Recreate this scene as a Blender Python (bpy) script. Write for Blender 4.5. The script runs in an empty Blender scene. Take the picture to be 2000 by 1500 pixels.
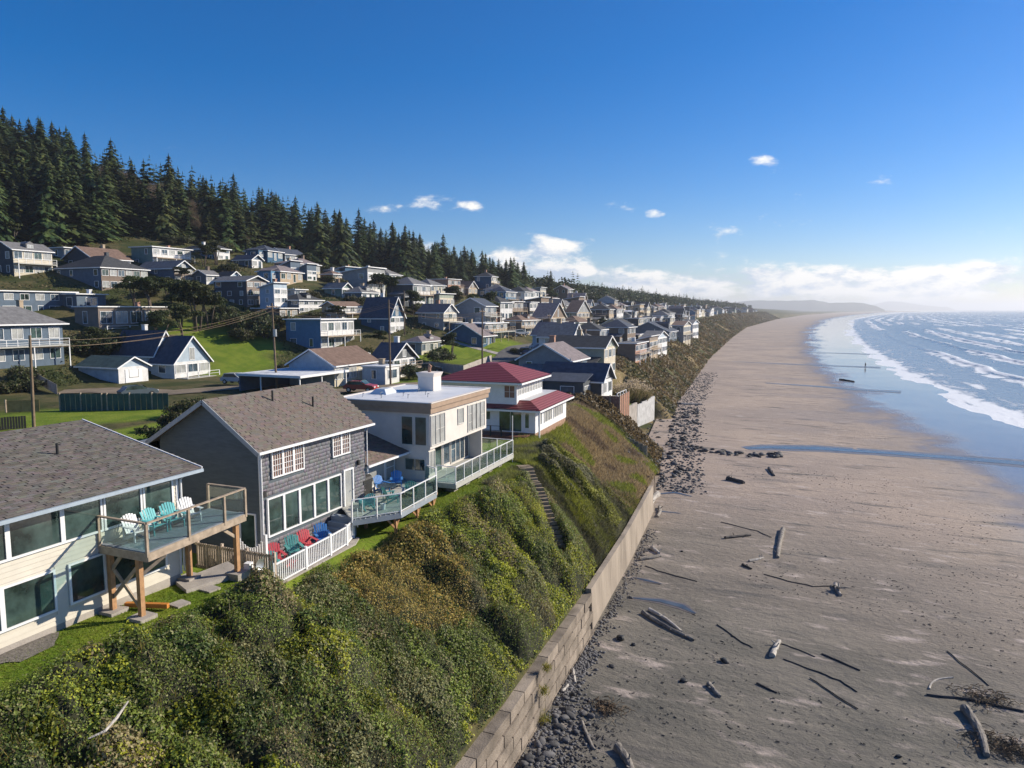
import bpy, math, random
import numpy as np
R_ = math.radians
random.seed(7); rng = np.random.default_rng(7)
S = bpy.context.scene
COL = S.collection

# ------------------------------------------------------------------ camera, sky, sun, exposure
CAM_H = 20.0; FPX = 1389.0; TH = R_(22.7); PT = math.atan(146/FPX)   # world: +Y along the coast, +X to sea
cam = bpy.data.cameras.new('camera'); camo = bpy.data.objects.new('camera', cam); COL.objects.link(camo)
cam.sensor_width = 36.0; cam.lens = 36.0*FPX/2000; cam.clip_start = 0.5; cam.clip_end = 60000
camo.location = (0, 0, CAM_H); camo.rotation_euler = (math.pi/2-PT, 0, TH)
S.camera = camo
S.view_settings.view_transform = 'Standard'; S.view_settings.look = 'None'
S.view_settings.exposure = 0.5; S.view_settings.gamma = 1.0
SUN_EL = 27.0; SUN_AZ = 46.0        # azimuth from +Y toward +X
sl = bpy.data.lights.new('sun', 'SUN'); sl.energy = 4.9; sl.angle = R_(0.5); sl.color = (1.0, 0.89, 0.72)
so = bpy.data.objects.new('sun', sl); COL.objects.link(so)
so.rotation_euler = (math.pi/2-R_(SUN_EL), 0, math.pi-R_(SUN_AZ))
W = bpy.data.worlds.new('World'); S.world = W; W.use_nodes = True

def build_world():
    nt = W.node_tree; N = nt.nodes; L = nt.links; N.clear()
    out = N.new('ShaderNodeOutputWorld')
    sky = N.new('ShaderNodeTexSky'); sky.sky_type = 'NISHITA'; sky.sun_disc = False
    sky.sun_elevation = R_(SUN_EL); sky.sun_rotation = R_(SUN_AZ)
    sky.altitude = 0; sky.air_density = 1.0; sky.dust_density = 0.2; sky.ozone_density = 4.0
    hs = N.new('ShaderNodeHueSaturation'); hs.inputs['Saturation'].default_value = 1.45; hs.inputs['Value'].default_value = 1.0
    L.new(sky.outputs[0], hs.inputs['Color'])
    b1 = N.new('ShaderNodeBackground'); b1.inputs[1].default_value = 0.082; tn = N.new('ShaderNodeMix'); tn.data_type = 'RGBA'; tn.blend_type = 'MULTIPLY'; tn.inputs[0].default_value = 1.0; L.new(hs.outputs[0], tn.inputs[6]); tn.inputs[7].default_value = (.86, .87, 1.06, 1); L.new(tn.outputs[2], b1.inputs[0])
    tc = N.new('ShaderNodeTexCoord')
    sep = N.new('ShaderNodeSeparateXYZ'); L.new(tc.outputs['Generated'], sep.inputs[0])
    def mapped(off):
        m = N.new('ShaderNodeMapping'); m.inputs['Scale'].default_value = (8, 8, 20); m.inputs['Location'].default_value = off
        L.new(tc.outputs['Generated'], m.inputs[0])
        n = N.new('ShaderNodeTexNoise'); n.inputs['Scale'].default_value = 1.0; n.inputs['Detail'].default_value = 9; n.inputs['Roughness'].default_value = 0.64
        L.new(m.outputs[0], n.inputs['Vector']); return n
    n1 = mapped((3.1, 1.7, 0.4)); n2 = mapped((3.1+.10, 1.7+.08, 0.4+.22))
    th = N.new('ShaderNodeValToRGB'); th.color_ramp.interpolation = 'LINEAR'
    L.new(sep.outputs[2], th.inputs[0])
    pts = [(0.0, .50), (.014, .50), (.018, .42), (.034, .36), (.048, .41), (.064, .535), (.12, .62), (.19, .655), (.26, .80), (.5, .95)]
    e = th.color_ramp.elements
    while len(e) < len(pts): e.new(0.5)
    for i, (p, v) in enumerate(pts): e[i].position = p; e[i].color = (v, v, v, 1)
    fl = N.new('ShaderNodeVectorMath'); fl.operation = 'MULTIPLY'; L.new(tc.outputs['Generated'], fl.inputs[0]); fl.inputs[1].default_value = (1, 1, 2.3)
    acc = n1.outputs[0]      # a few fair weather puffs hang low over the town and the bay
    for px, py, rad, amp in ((845, 396, 4.2, .25), (750, 410, 2.6, .22), (1165, 388, 4.4, .25), (925, 402, 1.8, .17), (1085, 478, 3.0, .21), (1155, 466, 1.6, .18), (1285, 416, 1.7, .18), (1483, 312, 1.9, .16), (1000, 500, 3.4, .16), (800, 492, 3.4, .18), (1740, 352, 2.4, .17), (2300, 380, 4, .2), (-300, 330, 4, .2)):
        u = (px-1000)/FPX; w = (750-py)/FPX; f = (-math.sin(TH)*math.cos(PT), math.cos(TH)*math.cos(PT), -math.sin(PT)); up = (-math.sin(TH)*math.sin(PT), math.cos(TH)*math.sin(PT), math.cos(PT)); d = [f[i]+(math.cos(TH), math.sin(TH), 0)[i]*u+up[i]*w for i in range(3)]; nn = math.sqrt(sum(a*a for a in d))
        dt = N.new('ShaderNodeVectorMath'); dt.operation = 'DISTANCE'; L.new(fl.outputs[0], dt.inputs[0]); dt.inputs[1].default_value = [d[0]/nn, d[1]/nn, 2.3*d[2]/nn]
        mr = N.new('ShaderNodeMapRange'); mr.interpolation_type = 'SMOOTHSTEP'; mr.inputs[1].default_value = 0.0; mr.inputs[2].default_value = R_(rad); mr.inputs[3].default_value = amp; mr.inputs[4].default_value = 0.0; L.new(dt.outputs['Value'], mr.inputs[0])
        ad = N.new('ShaderNodeMath'); L.new(acc, ad.inputs[0]); L.new(mr.outputs[0], ad.inputs[1]); acc = ad.outputs[0]
    sub = N.new('ShaderNodeMath'); sub.operation = 'SUBTRACT'; L.new(acc, sub.inputs[0]); L.new(th.outputs[0], sub.inputs[1])
    den = N.new('ShaderNodeMapRange'); den.inputs[1].default_value = 0.0; den.inputs[2].default_value = 0.15; den.interpolation_type = 'SMOOTHSTEP'
    L.new(sub.outputs[0], den.inputs[0])
    dif = N.new('ShaderNodeMath'); dif.operation = 'SUBTRACT'; L.new(n1.outputs[0], dif.inputs[0]); L.new(n2.outputs[0], dif.inputs[1])
    sh = N.new('ShaderNodeMapRange'); sh.inputs[1].default_value = -0.07; sh.inputs[2].default_value = 0.05; L.new(dif.outputs[0], sh.inputs[0])
    cc = N.new('ShaderNodeMix'); cc.data_type = 'RGBA'; L.new(sh.outputs[0], cc.inputs[0])
    cc.inputs[6].default_value = (0.50, 0.60, 0.75, 1); cc.inputs[7].default_value = (1.0, 0.98, 0.94, 1)  # cloud relief: shaded blue-grey and sunlit white put into the colour
    b2 = N.new('ShaderNodeBackground'); b2.inputs[1].default_value = 0.80; L.new(cc.outputs[2], b2.inputs[0])
    mx = N.new('ShaderNodeMixShader'); L.new(den.outputs[0], mx.inputs[0]); L.new(b1.outputs[0], mx.inputs[1]); L.new(b2.outputs[0], mx.inputs[2])
    L.new(mx.outputs[0], out.inputs[0])
build_world()
S.render.engine = 'CYCLES'
S.cycles.max_bounces = 6; S.cycles.diffuse_bounces = 2; S.cycles.glossy_bounces = 3; S.cycles.transparent_max_bounces = 12
S.cycles.transmission_bounces = 3; S.cycles.volume_bounces = 0; S.cycles.use_denoising = True
S.cycles.caustics_reflective = False; S.cycles.caustics_refractive = False

# ------------------------------------------------------------------ pixel -> direction (photo is 2000 x 1500)
_fh = (-math.sin(TH), math.cos(TH)); _R = (math.cos(TH), math.sin(TH), 0.0)
_F = (_fh[0]*math.cos(PT), _fh[1]*math.cos(PT), -math.sin(PT)); _U = (_fh[0]*math.sin(PT), _fh[1]*math.sin(PT), math.cos(PT))
def ray(x, y):
    u = (x-1000)/FPX; v = (750-y)/FPX
    return [_F[i]+_R[i]*u+_U[i]*v for i in range(3)]
def atz(x, y, z): d = ray(x, y); t = (z-CAM_H)/d[2]; return (t*d[0], t*d[1], z)
def atx(x, y, X): d = ray(x, y); t = X/d[0]; return (X, t*d[1], CAM_H+t*d[2])
def aty(x, y, Y): d = ray(x, y); t = Y/d[1]; return (t*d[0], Y, CAM_H+t*d[2])

# ------------------------------------------------------------------ lie of the land
def vn(x, y, s, seed=0):
    x = np.asarray(x, float)/s; y = np.asarray(y, float)/s
    xi = np.floor(x); yi = np.floor(y); fx = x-xi; fy = y-yi
    def h(a, b): q = np.sin(a*127.1+b*311.7+seed*74.7)*43758.5453; return q-np.floor(q)
    fx = fx*fx*(3-2*fx); fy = fy*fy*(3-2*fy)
    return (h(xi, yi)*(1-fx)+h(xi+1, yi)*fx)*(1-fy)+(h(xi, yi+1)*(1-fx)+h(xi+1, yi+1)*fx)*fy
def fbm(x, y, s, seed=0, o=3):
    r = 0; a = .5
    for i in range(o): r = r+a*(vn(x, y, s, seed+i*3)-.5); s = s/2.1; a *= .5
    return r
def sst(a, b, x): t = np.clip((x-a)/(b-a), 0, 1); return t*t*(3-2*t)
WY = [-60, 0, 27, 40, 52, 69, 76, 93, 150, 300, 520, 815, 1500, 2600, 5200, 9000]
WX = [-11.6, -11.6, -11.7, -12.1, -12.7, -14.0, -14.8, -17.5, -25, -37, -50, -64, -62, -20, 200, 900]
SY = [-60, 60, 100, 135, 173, 240, 324, 450, 600, 856, 1500, 2600, 5200, 9000]
SX = [48, 44, 39, 35.5, 31, 27, 25, 25, 28, 38, 70, 190, 560, 1500]
def xwall(Y): return np.interp(Y, WY, WX)
def xshore(Y): return np.interp(Y, SY, SX)
def hcap(Y): return np.interp(Y, [0, 120, 190, 260, 330, 420, 550, 950, 1500, 3000, 6000, 9000], [96, 90, 74, 53, 37, 25, 27, 24, 21, 18, 9, 6])
def plateau(X, Y):
    z = np.interp(Y, [-50, 16, 21.5, 23.5, 33, 37, 58, 62, 90, 130, 400, 900, 5000], [9.4, 9.4, 9.2, 8.3, 8.3, 8.7, 8.7, 8.5, 8.6, 9.5, 9.0, 8.0, 5.0])
    x0 = np.clip(-100+(Y-85)*0.62, -100, -58)
    q = np.maximum(0, x0-X)
    rise = 0.215*q+0.00042*q*q+.24*np.maximum(0, q-118)
    rise = rise*(1-0.25*sst(300, 900, Y))
    cap = hcap(Y)
    hz = cap*(1-np.exp(-rise/cap*1.25))
    return z+hz+fbm(X, Y, 40, 3)*np.minimum(3.0, q*.05)
def slope_w(Y): return np.interp(Y, [0, 20, 23, 30, 35, 46, 57, 66, 80, 120, 300, 900, 3000], [8.3, 8.4, 8.8, 8.8, 7.0, 5.7, 8.3, 8.5, 10, 13, 17, 22, 40])
def wall_top(Y): return np.interp(Y, [0, 72, 78, 84, 5000], [2.75, 2.75, 2.0, 0.3, 0.2])
def land(X, Y):
    X = np.asarray(X, float); Y = np.asarray(Y, float)
    d = xwall(Y)-X; sw = slope_w(Y); t = np.clip(d/sw, 0, 1)
    p = plateau(X, Y); w = wall_top(Y)
    prof = np.where(t < 1, 1-(1-t)**1.35, 1.0)
    z = w+(p-w)*prof
    on = sst(0, .15, t)*sst(1.0, .8, t)
    # gullies run down the far part of the bank, and the lot before the red roofed house dips
    g = sst(43, 47, Y)*sst(61, 57, Y)
    z = z+on*g*(1.5*vn(X*.25+Y*.3, Y*1.0, 1.7, 5)-.75+.5*(vn(X, Y, .9, 6)-.5)+.55*(vn(X*.4+Y*.2, Y*1.3, .75, 7)-.5))
    dip = sst(56, 61, Y)*sst(84, 74, Y)*sst(-25, -22, X)
    z = z-dip*np.clip(z-3.6, 0, 3)*sst(-24, -16, X)*.8
    gd = sst(99.5, 100.5, Y)*sst(128, 126.5, Y)*sst(-31.5, -30.8, X); z = z*(1-gd)+gd*np.minimum(z, np.where(X > -26.9, .25, 3.9))
    far = sst(84, 110, Y)*on*(1-gd)
    z = z+far*(3.0*fbm(X, Y, 9, 8))
    return z
def sandz(X, Y):
    X = np.asarray(X, float); Y = np.asarray(Y, float)
    xs = xshore(Y); xw = xwall(Y)
    t = (xs-X)/(xs-xw)
    z = np.where(t > 0, .44*np.maximum(t, 0)**1.45+.02*sst(0, .08, t), .3*t)
    z = z+0.085*fbm(X, Y*.55, 16, 11)*sst(1.2, .2, t)+.04*fbm(X, Y*.6, 5, 12)*sst(1.3, .3, t)
    return np.maximum(z, -1.4)
def ground(X, Y): return np.where(np.asarray(X) < xwall(Y), land(X, Y), sandz(X, Y))
TS = np.concatenate([np.arange(8, 160, .15), np.arange(160, 700, .8), np.arange(700, 6000, 8)])
def hit(x, y):
    d = ray(x, y); P = [TS*d[0], TS*d[1], CAM_H+TS*d[2]]
    b = P[2] < ground(P[0], P[1])
    i = int(np.argmax(b)) if b.any() else len(TS)-1
    t = TS[i]; a = TS[max(i-1, 0)]
    for _ in range(16):
        m = (a+t)/2
        if CAM_H+m*d[2] < float(ground(m*d[0], m*d[1])): t = m
        else: a = m
    return (t*d[0], t*d[1], CAM_H+t*d[2])
def gz(X, Y): return float(ground(X, Y))

# ------------------------------------------------------------------ materials
def mat(name, col, rough=.75, var=.18, scale=3.0, bump=0.0, bscale=None, spec=.3, obj=False, rnd=0.0, metal=0.0, stretch=None, detail=4):
    m = bpy.data.materials.new(name); m.use_nodes = True; nt = m.node_tree; N = nt.nodes; L = nt.links
    b = N['Principled BSDF']; b.inputs['Roughness'].default_value = rough; b.inputs['Metallic'].default_value = metal
    b.inputs['Specular IOR Level'].default_value = spec
    if obj: tc = N.new('ShaderNodeTexCoord').outputs['Object']
    else: tc = N.new('ShaderNodeNewGeometry').outputs['Position']
    if stretch:
        mp = N.new('ShaderNodeMapping'); mp.inputs['Scale'].default_value = stretch; L.new(tc, mp.inputs[0]); tc = mp.outputs[0]
    n = N.new('ShaderNodeTexNoise'); n.inputs['Scale'].default_value = scale; n.inputs['Detail'].default_value = detail; n.inputs['Roughness'].default_value = .6
    L.new(tc, n.inputs['Vector'])
    mx = N.new('ShaderNodeMix'); mx.data_type = 'RGBA'
    mr = N.new('ShaderNodeMapRange'); mr.inputs[1].default_value = .3; mr.inputs[2].default_value = .7; L.new(n.outputs[0], mr.inputs[0]); L.new(mr.outputs[0], mx.inputs[0])
    mx.inputs[6].default_value = tuple(c*(1-var) for c in col)+(1,); mx.inputs[7].default_value = tuple(min(1, c*(1+var)) for c in col)+(1,)
    src = mx.outputs[2]
    if rnd:
        oi = N.new('ShaderNodeObjectInfo'); r = N.new('ShaderNodeMapRange'); r.inputs[3].default_value = 1-rnd; r.inputs[4].default_value = 1+rnd
        L.new(oi.outputs['Random'], r.inputs[0]); h = N.new('ShaderNodeHueSaturation'); L.new(r.outputs[0], h.inputs['Value']); L.new(src, h.inputs['Color']); src = h.outputs[0]
    L.new(src, b.inputs['Base Color'])
    if bump:
        n2 = N.new('ShaderNodeTexNoise'); n2.inputs['Scale'].default_value = bscale or scale*6; n2.inputs['Detail'].default_value = 4; L.new(tc, n2.inputs['Vector'])
        bp = N.new('ShaderNodeBump'); bp.inputs['Strength'].default_value = bump; bp.inputs['Distance'].default_value = .05
        L.new(n2.outputs[0], bp.inputs['Height']); L.new(bp.outputs[0], b.inputs['Normal'])
    return m
def leafmat(name, trans=.35, rnd=0.0, tint=(1, 1, 1)):
    m = bpy.data.materials.new(name); m.use_nodes = True; nt = m.node_tree; N = nt.nodes; L = nt.links; N.clear()
    o = N.new('ShaderNodeOutputMaterial'); a = N.new('ShaderNodeAttribute'); a.attribute_name = 'Col'
    c = a.outputs['Color']
    if rnd:
        oi = N.new('ShaderNodeObjectInfo'); r = N.new('ShaderNodeMapRange'); r.inputs[3].default_value = 1-rnd; r.inputs[4].default_value = 1+rnd
        L.new(oi.outputs['Random'], r.inputs[0]); h = N.new('ShaderNodeHueSaturation'); L.new(r.outputs[0], h.inputs['Value']); L.new(c, h.inputs['Color'])
        r2 = N.new('ShaderNodeMapRange'); r2.inputs[3].default_value = .47; r2.inputs[4].default_value = .525; mu = N.new('ShaderNodeMath'); mu.operation = 'MULTIPLY'; mu.inputs[1].default_value = 7.31
        fr = N.new('ShaderNodeMath'); fr.operation = 'FRACT'; L.new(oi.outputs['Random'], mu.inputs[0]); L.new(mu.outputs[0], fr.inputs[0]); L.new(fr.outputs[0], r2.inputs[0]); L.new(r2.outputs[0], h.inputs['Hue'])
        c = h.outputs[0]
    p = N.new('ShaderNodeBsdfPrincipled'); p.inputs['Roughness'].default_value = .55; p.inputs['Specular IOR Level'].default_value = .3; L.new(c, p.inputs['Base Color'])
    t = N.new('ShaderNodeBsdfTranslucent'); L.new(c, t.inputs[0])
    x = N.new('ShaderNodeMixShader'); x.inputs[0].default_value = trans; L.new(p.outputs[0], x.inputs[1]); L.new(t.outputs[0], x.inputs[2]); L.new(x.outputs[0], o.inputs[0])
    return m
def glassmat(name, tint=(.84, .93, .92), refl=.09):
    m = bpy.data.materials.new(name); m.use_nodes = True; nt = m.node_tree; N = nt.nodes; L = nt.links; N.clear()
    o = N.new('ShaderNodeOutputMaterial'); t = N.new('ShaderNodeBsdfTransparent'); t.inputs[0].default_value = tint+(1,)
    g = N.new('ShaderNodeBsdfGlossy'); g.inputs['Roughness'].default_value = .03
    f = N.new('ShaderNodeLayerWeight'); f.inputs[0].default_value = .12
    a = N.new('ShaderNodeMath'); a.operation = 'MULTIPLY_ADD'; a.inputs[1].default_value = .6; a.inputs[2].default_value = refl; L.new(f.outputs['Fresnel'], a.inputs[0])
    x = N.new('ShaderNodeMixShader'); L.new(a.outputs[0], x.inputs[0]); L.new(t.outputs[0], x.inputs[1]); L.new(g.outputs[0], x.inputs[2]); L.new(x.outputs[0], o.inputs[0])
    return m

# ------------------------------------------------------------------ mesh helpers
class MB:
    def __init__(s): s.v = []; s.f = []; s.mi = []; s.cur = 0
    def add(s, vs, fs):
        b = len(s.v); s.v += [tuple(p) for p in vs]; s.f += [tuple(i+b for i in q) for q in fs]; s.mi += [s.cur]*len(fs); return s
    def box(s, x0, x1, y0, y1, z0, z1):
        return s.add([(x0,y0,z0),(x1,y0,z0),(x1,y1,z0),(x0,y1,z0),(x0,y0,z1),(x1,y0,z1),(x1,y1,z1),(x0,y1,z1)],
                     [(0,3,2,1),(4,5,6,7),(0,1,5,4),(1,2,6,5),(2,3,7,6),(3,0,4,7)])
    def beam(s, p, q, w, h, up=(0, 0, 1)):
        p = np.array(p, float); q = np.array(q, float); d = q-p; n = np.linalg.norm(d); d /= max(n, 1e-9)
        u = np.array(up, float)
        if abs(d@u) > .97: u = np.array((0, 1.0, 0))
        a = np.cross(d, u); a /= np.linalg.norm(a); b = np.cross(a, d)
        vs = [e+a*sx*w/2+b*sz*h/2 for e in (p, q) for sx, sz in ((-1,-1),(1,-1),(1,1),(-1,1))]
        return s.add(vs, [(0,1,2,3),(7,6,5,4),(0,4,5,1),(1,5,6,2),(2,6,7,3),(3,7,4,0)])
    def slab(s, pts, th):   # polygon (3d, ccw from above) with thickness downwards
        n = len(pts); vs = list(pts)+[(p[0], p[1], p[2]-th) for p in pts]
        return s.add(vs, [tuple(range(n)), tuple(reversed(range(n, 2*n)))]+[(i, i+n, (i+1) % n+n, (i+1) % n) for i in range(n)])
    def tube(s, pts, rad, n=8, cap=True):
        P = [np.array(p, float) for p in pts]; rings = []
        for i, p in enumerate(P):
            d = P[min(i+1, len(P)-1)]-P[max(i-1, 0)]; d /= max(np.linalg.norm(d), 1e-9)
            u = np.array((0, 0, 1.0)) if abs(d[2]) < .9 else np.array((1.0, 0, 0))
            a = np.cross(d, u); a /= np.linalg.norm(a); b = np.cross(d, a)
            r = rad[i] if hasattr(rad, '__len__') else rad
            rings.append([p+(a*math.cos(2*math.pi*k/n)+b*math.sin(2*math.pi*k/n))*r for k in range(n)])
        vs = [v for r in rings for v in r]; fs = []
        for i in range(len(P)-1):
            for k in range(n): fs.append((i*n+k, i*n+(k+1) % n, (i+1)*n+(k+1) % n, (i+1)*n+k))
        if cap: fs += [tuple(range(n-1, -1, -1)), tuple((len(P)-1)*n+k for k in range(n))]
        return s.add(vs, fs)
    def build(s, name, mats, parent=None, smooth=False, loc=None):
        me = bpy.data.meshes.new(name); me.from_pydata(s.v, [], s.f)
        ml = mats if isinstance(mats, (list, tuple)) else [mats]
        for m in ml: me.materials.append(m)
        if len(ml) > 1: me.polygons.foreach_set('material_index', s.mi)
        if smooth: me.polygons.foreach_set('use_smooth', [True]*len(me.polygons))
        me.update(); return place(name, me, parent, loc)
def place(name, me, parent=None, loc=None, rot=None, scale=None):
    o = bpy.data.objects.new(name, me); COL.objects.link(o)
    if parent is not None: o.parent = parent
    if loc is not None: o.location = loc
    if rot is not None: o.rotation_euler = rot
    if scale is not None: o.scale = scale
    return o
def npmesh(name, v, f, mats, col=None, mi=None, smooth=False):
    """v (n,3); f (m,k) all faces with k corners; col per-face colour (m,3)"""
    me = bpy.data.meshes.new(name); v = np.asarray(v, np.float32); f = np.asarray(f, np.int32); m, k = f.shape
    me.vertices.add(len(v)); me.vertices.foreach_set('co', v.ravel())
    me.loops.add(m*k); me.loops.foreach_set('vertex_index', f.ravel())
    me.polygons.add(m); me.polygons.foreach_set('loop_start', np.arange(0, m*k, k, dtype=np.int32)); me.polygons.foreach_set('loop_total', np.full(m, k, np.int32))
    ml = mats if isinstance(mats, (list, tuple)) else [mats]
    for q in ml: me.materials.append(q)
    if mi is not None: me.polygons.foreach_set('material_index', np.asarray(mi, np.int32))
    if smooth: me.polygons.foreach_set('use_smooth', np.ones(m, bool))
    if col is not None:
        a = me.color_attributes.new('Col', 'FLOAT_COLOR', 'CORNER')
        c = np.ones((m, k, 4), np.float32); c[:, :, :3] = np.asarray(col)[:, None, :]; a.data.foreach_set('color', c.ravel())
    me.update(calc_edges=True); me.validate(); return me
def tag(o, label, cat, group=None, kind=None):
    if label: o['label'] = label
    if cat: o['category'] = cat
    if group: o['group'] = group
    if kind: o['kind'] = kind
    return o
def thing(name, label, cat, loc=(0, 0, 0), rz=0.0, group=None):
    o = bpy.data.objects.new(name, None); COL.objects.link(o); o.location = loc; o.rotation_euler = (0, 0, rz); o.empty_display_size = .3
    return tag(o, label, cat, group)
def struct(o, kind='structure'): o['kind'] = kind; return o
def gridmesh(name, XX, YY, ZZ, mats, smooth=True):
    r, c = XX.shape; v = np.stack([XX, YY, ZZ], -1).reshape(-1, 3)
    i = np.arange(r*c).reshape(r, c); f = np.stack([i[:-1, :-1], i[:-1, 1:], i[1:, 1:], i[1:, :-1]], -1).reshape(-1, 4)
    return npmesh(name, v, f, mats, smooth=smooth)
def leaves(P, Nrm, size, col, jit=.8, asp=.6):
    """one bent leaf (two triangles) per point; returns verts, faces, colours"""
    n = len(P); nn = Nrm+rng.normal(0, jit, (n, 3)); nn /= np.linalg.norm(nn, axis=1)[:, None]+1e-9
    t = rng.normal(0, 1, (n, 3)); t -= nn*(t*nn).sum(1)[:, None]; t /= np.linalg.norm(t, axis=1)[:, None]+1e-9
    b = np.cross(nn, t); s = (size*rng.uniform(.65, 1.35, n))[:, None]
    v = np.empty((n, 4, 3)); v[:, 0] = P-t*s*.5; v[:, 1] = P+b*s*asp*.5+nn*s*.14; v[:, 2] = P+t*s*.5; v[:, 3] = P-b*s*asp*.5+nn*s*.14
    i = np.arange(n)[:, None]*4
    f = np.concatenate([i+np.array([[0, 1, 2]]), i+np.array([[0, 2, 3]])], 1).reshape(-1, 3)
    return v.reshape(-1, 3), f, np.repeat(col, 2, 0)
def blades(P, h, w, col, lean=.5):
    n = len(P); a = rng.uniform(0, 6.283, n); d = np.stack([np.cos(a), np.sin(a), 0*a], 1)*(w/2)
    l = rng.normal(0, lean, (n, 3))*h[:, None]; l[:, 2] = h
    v = np.empty((n, 3, 3)); v[:, 0] = P-d; v[:, 1] = P+d; v[:, 2] = P+l
    return v.reshape(-1, 3), np.arange(n*3).reshape(-1, 3), col
# ------------------------------------------------------------------ palette
M = {}
M['trim'] = mat('white_trim', (.78, .79, .80), .5, .05, 2)
M['white_wall'] = mat('white_wall', (.74, .73, .70), .7, .07, 1.2)
M['cream'] = mat('cream_siding', (.62, .58, .50), .6, .06, 2)
M['beige'] = mat('beige_stucco', (.68, .63, .585), .8, .06, 1.5, .1, 30)
M['conc'] = mat('concrete', (.36, .33, .30), .9, .22, 1.2, .3, 20)
M['block'] = mat('block_concrete', (.25, .21, .17), .9, .38, 1.0, .5, 14, rnd=.22)
M['wood'] = mat('weathered_wood', (.36, .29, .22), .8, .25, 4, .2, 40, stretch=(1, 1, 1))
M['cedar'] = mat('cedar_wood', (.42, .24, .12), .7, .25, 4, .2, 40)
M['orange'] = mat('orange_timber', (.5, .2, .04), .6, .15, 4)
M['grey_wood'] = mat('grey_wood', (.30, .27, .25), .8, .3, 5, .2, 40, rnd=.25)
M['deck'] = mat('deck_boards', (.20, .235, .27), .65, .15, 5, rnd=.12)
M['deck_pale'] = mat('pale_deck', (.42, .42, .39), .7, .12, 4, rnd=.08)
M['steel'] = mat('galvanised', (.45, .47, .48), .4, .1, 5, metal=.6)
M['dark'] = mat('dark_metal', (.03, .03, .03), .5, .1, 4)
M['pane'] = mat('window_pane', (.045, .075, .07), .03, .75, .9, .04, .7, spec=.9)  # strong colour mottling stands in for reflections and the rooms behind
M['pane_blue'] = mat('window_pane_blue', (.06, .09, .12), .03, .7, .9, .04, .7, spec=.9)  # same painted-in reflections, in a bluer tone
M['pane_pale'] = mat('window_pane_curtained', (.36, .37, .36), .15, .25, 1.0, spec=.7)
M['pane_tan'] = mat('window_pane_blinds', (.24, .135, .10), .5, .2, 3.0, spec=.15)
M['glass'] = glassmat('rail_glass')
M['bark'] = mat('bark', (.12, .095, .075), .9, .3, 3, .4)
M['pole'] = mat('pole_wood', (.20, .145, .10), .85, .25, 2)
M['log'] = mat('driftwood', (.27, .245, .215), .9, .45, 3.5, .7, 25, obj=True, rnd=.3)
M['log_pale'] = mat('bleached_driftwood', (.43, .40, .36), .9, .35, 3.5, .7, 25, obj=True)
M['log_dark'] = mat('wet_driftwood', (.055, .05, .05), .7, .35, 2.5, .5, 20, obj=True)
M['rock'] = mat('basalt', (.09, .088, .09), .8, .4, 2.0, .4, 12, rnd=.5)
M['rock_dark'] = mat('dark_rock', (.03, .032, .035), .6, .4, 2.0, .4, 12, rnd=.3)
M['asphalt'] = mat('asphalt', (.10, .098, .098), .9, .2, .5, .1, 30)
M['dirt'] = mat('dirt', (.20, .16, .115), .95, .3, .35, .3, 8)
M['gravel'] = mat('gravel', (.17, .155, .14), .95, .45, 9, .5, 30)
M['leaf'] = leafmat('leaf', .42); M['leaf_r'] = leafmat('leaf_varied', .3, .3); M['needle'] = leafmat('needles', .2, .32)
M['understory'] = mat('shaded_understory', (.028, .030, .016), .95, .3, 1.5)  # hull filling gaps under the leaves, shade put into its dark colour
def shingle_mat(name, col, var=.3):
    m = mat(name, col, .9, var, 2.2, .4, 25, stretch=(1, 1, 1))
    return m

# ------------------------------------------------------------------ land, beach, sea
def terrain_mat():
    m = bpy.data.materials.new('ground_cover'); m.use_nodes = True; nt = m.node_tree; N = nt.nodes; L = nt.links
    b = N['Principled BSDF']; b.inputs['Roughness'].default_value = .95; b.inputs['Specular IOR Level'].default_value = .1
    g = N.new('ShaderNodeNewGeometry')
    def noise(s, d=5): n = N.new('ShaderNodeTexNoise'); n.inputs['Scale'].default_value = s; n.inputs['Detail'].default_value = d; n.inputs['Roughness'].default_value = .62; L.new(g.outputs['Position'], n.inputs['Vector']); return n.outputs[0]
    def mix(f, a, c):
        x = N.new('ShaderNodeMix'); x.data_type = 'RGBA'; L.new(f, x.inputs[0])
        for i, k in ((6, a), (7, c)):
            if isinstance(k, tuple): x.inputs[i].default_value = k+(1,)
            else: L.new(k, x.inputs[i])
        return x.outputs[2]
    def rng_(f, lo, hi): r = N.new('ShaderNodeMapRange'); r.inputs[1].default_value = lo; r.inputs[2].default_value = hi; r.interpolation_type = 'SMOOTHSTEP'; L.new(f, r.inputs[0]); return r.outputs[0]
    at = N.new('ShaderNodeAttribute'); at.attribute_name = 'zone'; sp = N.new('ShaderNodeSeparateColor'); L.new(at.outputs['Color'], sp.inputs[0])
    lawn = mix(rng_(noise(.35), .35, .65), (.115, .185, .018), (.19, .245, .03))
    lawn = mix(rng_(noise(6), .45, .8), lawn, (.16, .155, .04))
    wild = mix(rng_(noise(.12), .40, .6), (.05, .062, .02), (.125, .105, .05))
    wild = mix(rng_(noise(1.3), .4, .75), wild, (.045, .055, .022))
    dry = mix(rng_(noise(.5), .4, .62), (.27, .205, .11), (.17, .14, .06)); dry = mix(rng_(noise(3.), .4, .8), dry, (.07, .055, .035))
    c = mix(sp.outputs[0], wild, lawn); c = mix(sp.outputs[1], c, dry); c = mix(sp.outputs[2], c, (.045, .045, .02))
    L.new(c, b.inputs['Base Color'])
    bp = N.new('ShaderNodeBump'); bp.inputs['Strength'].default_value = .7; bp.inputs['Distance'].default_value = .12; L.new(noise(5, 8), bp.inputs['Height']); L.new(bp.outputs[0], b.inputs['Normal'])
    return m
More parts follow.
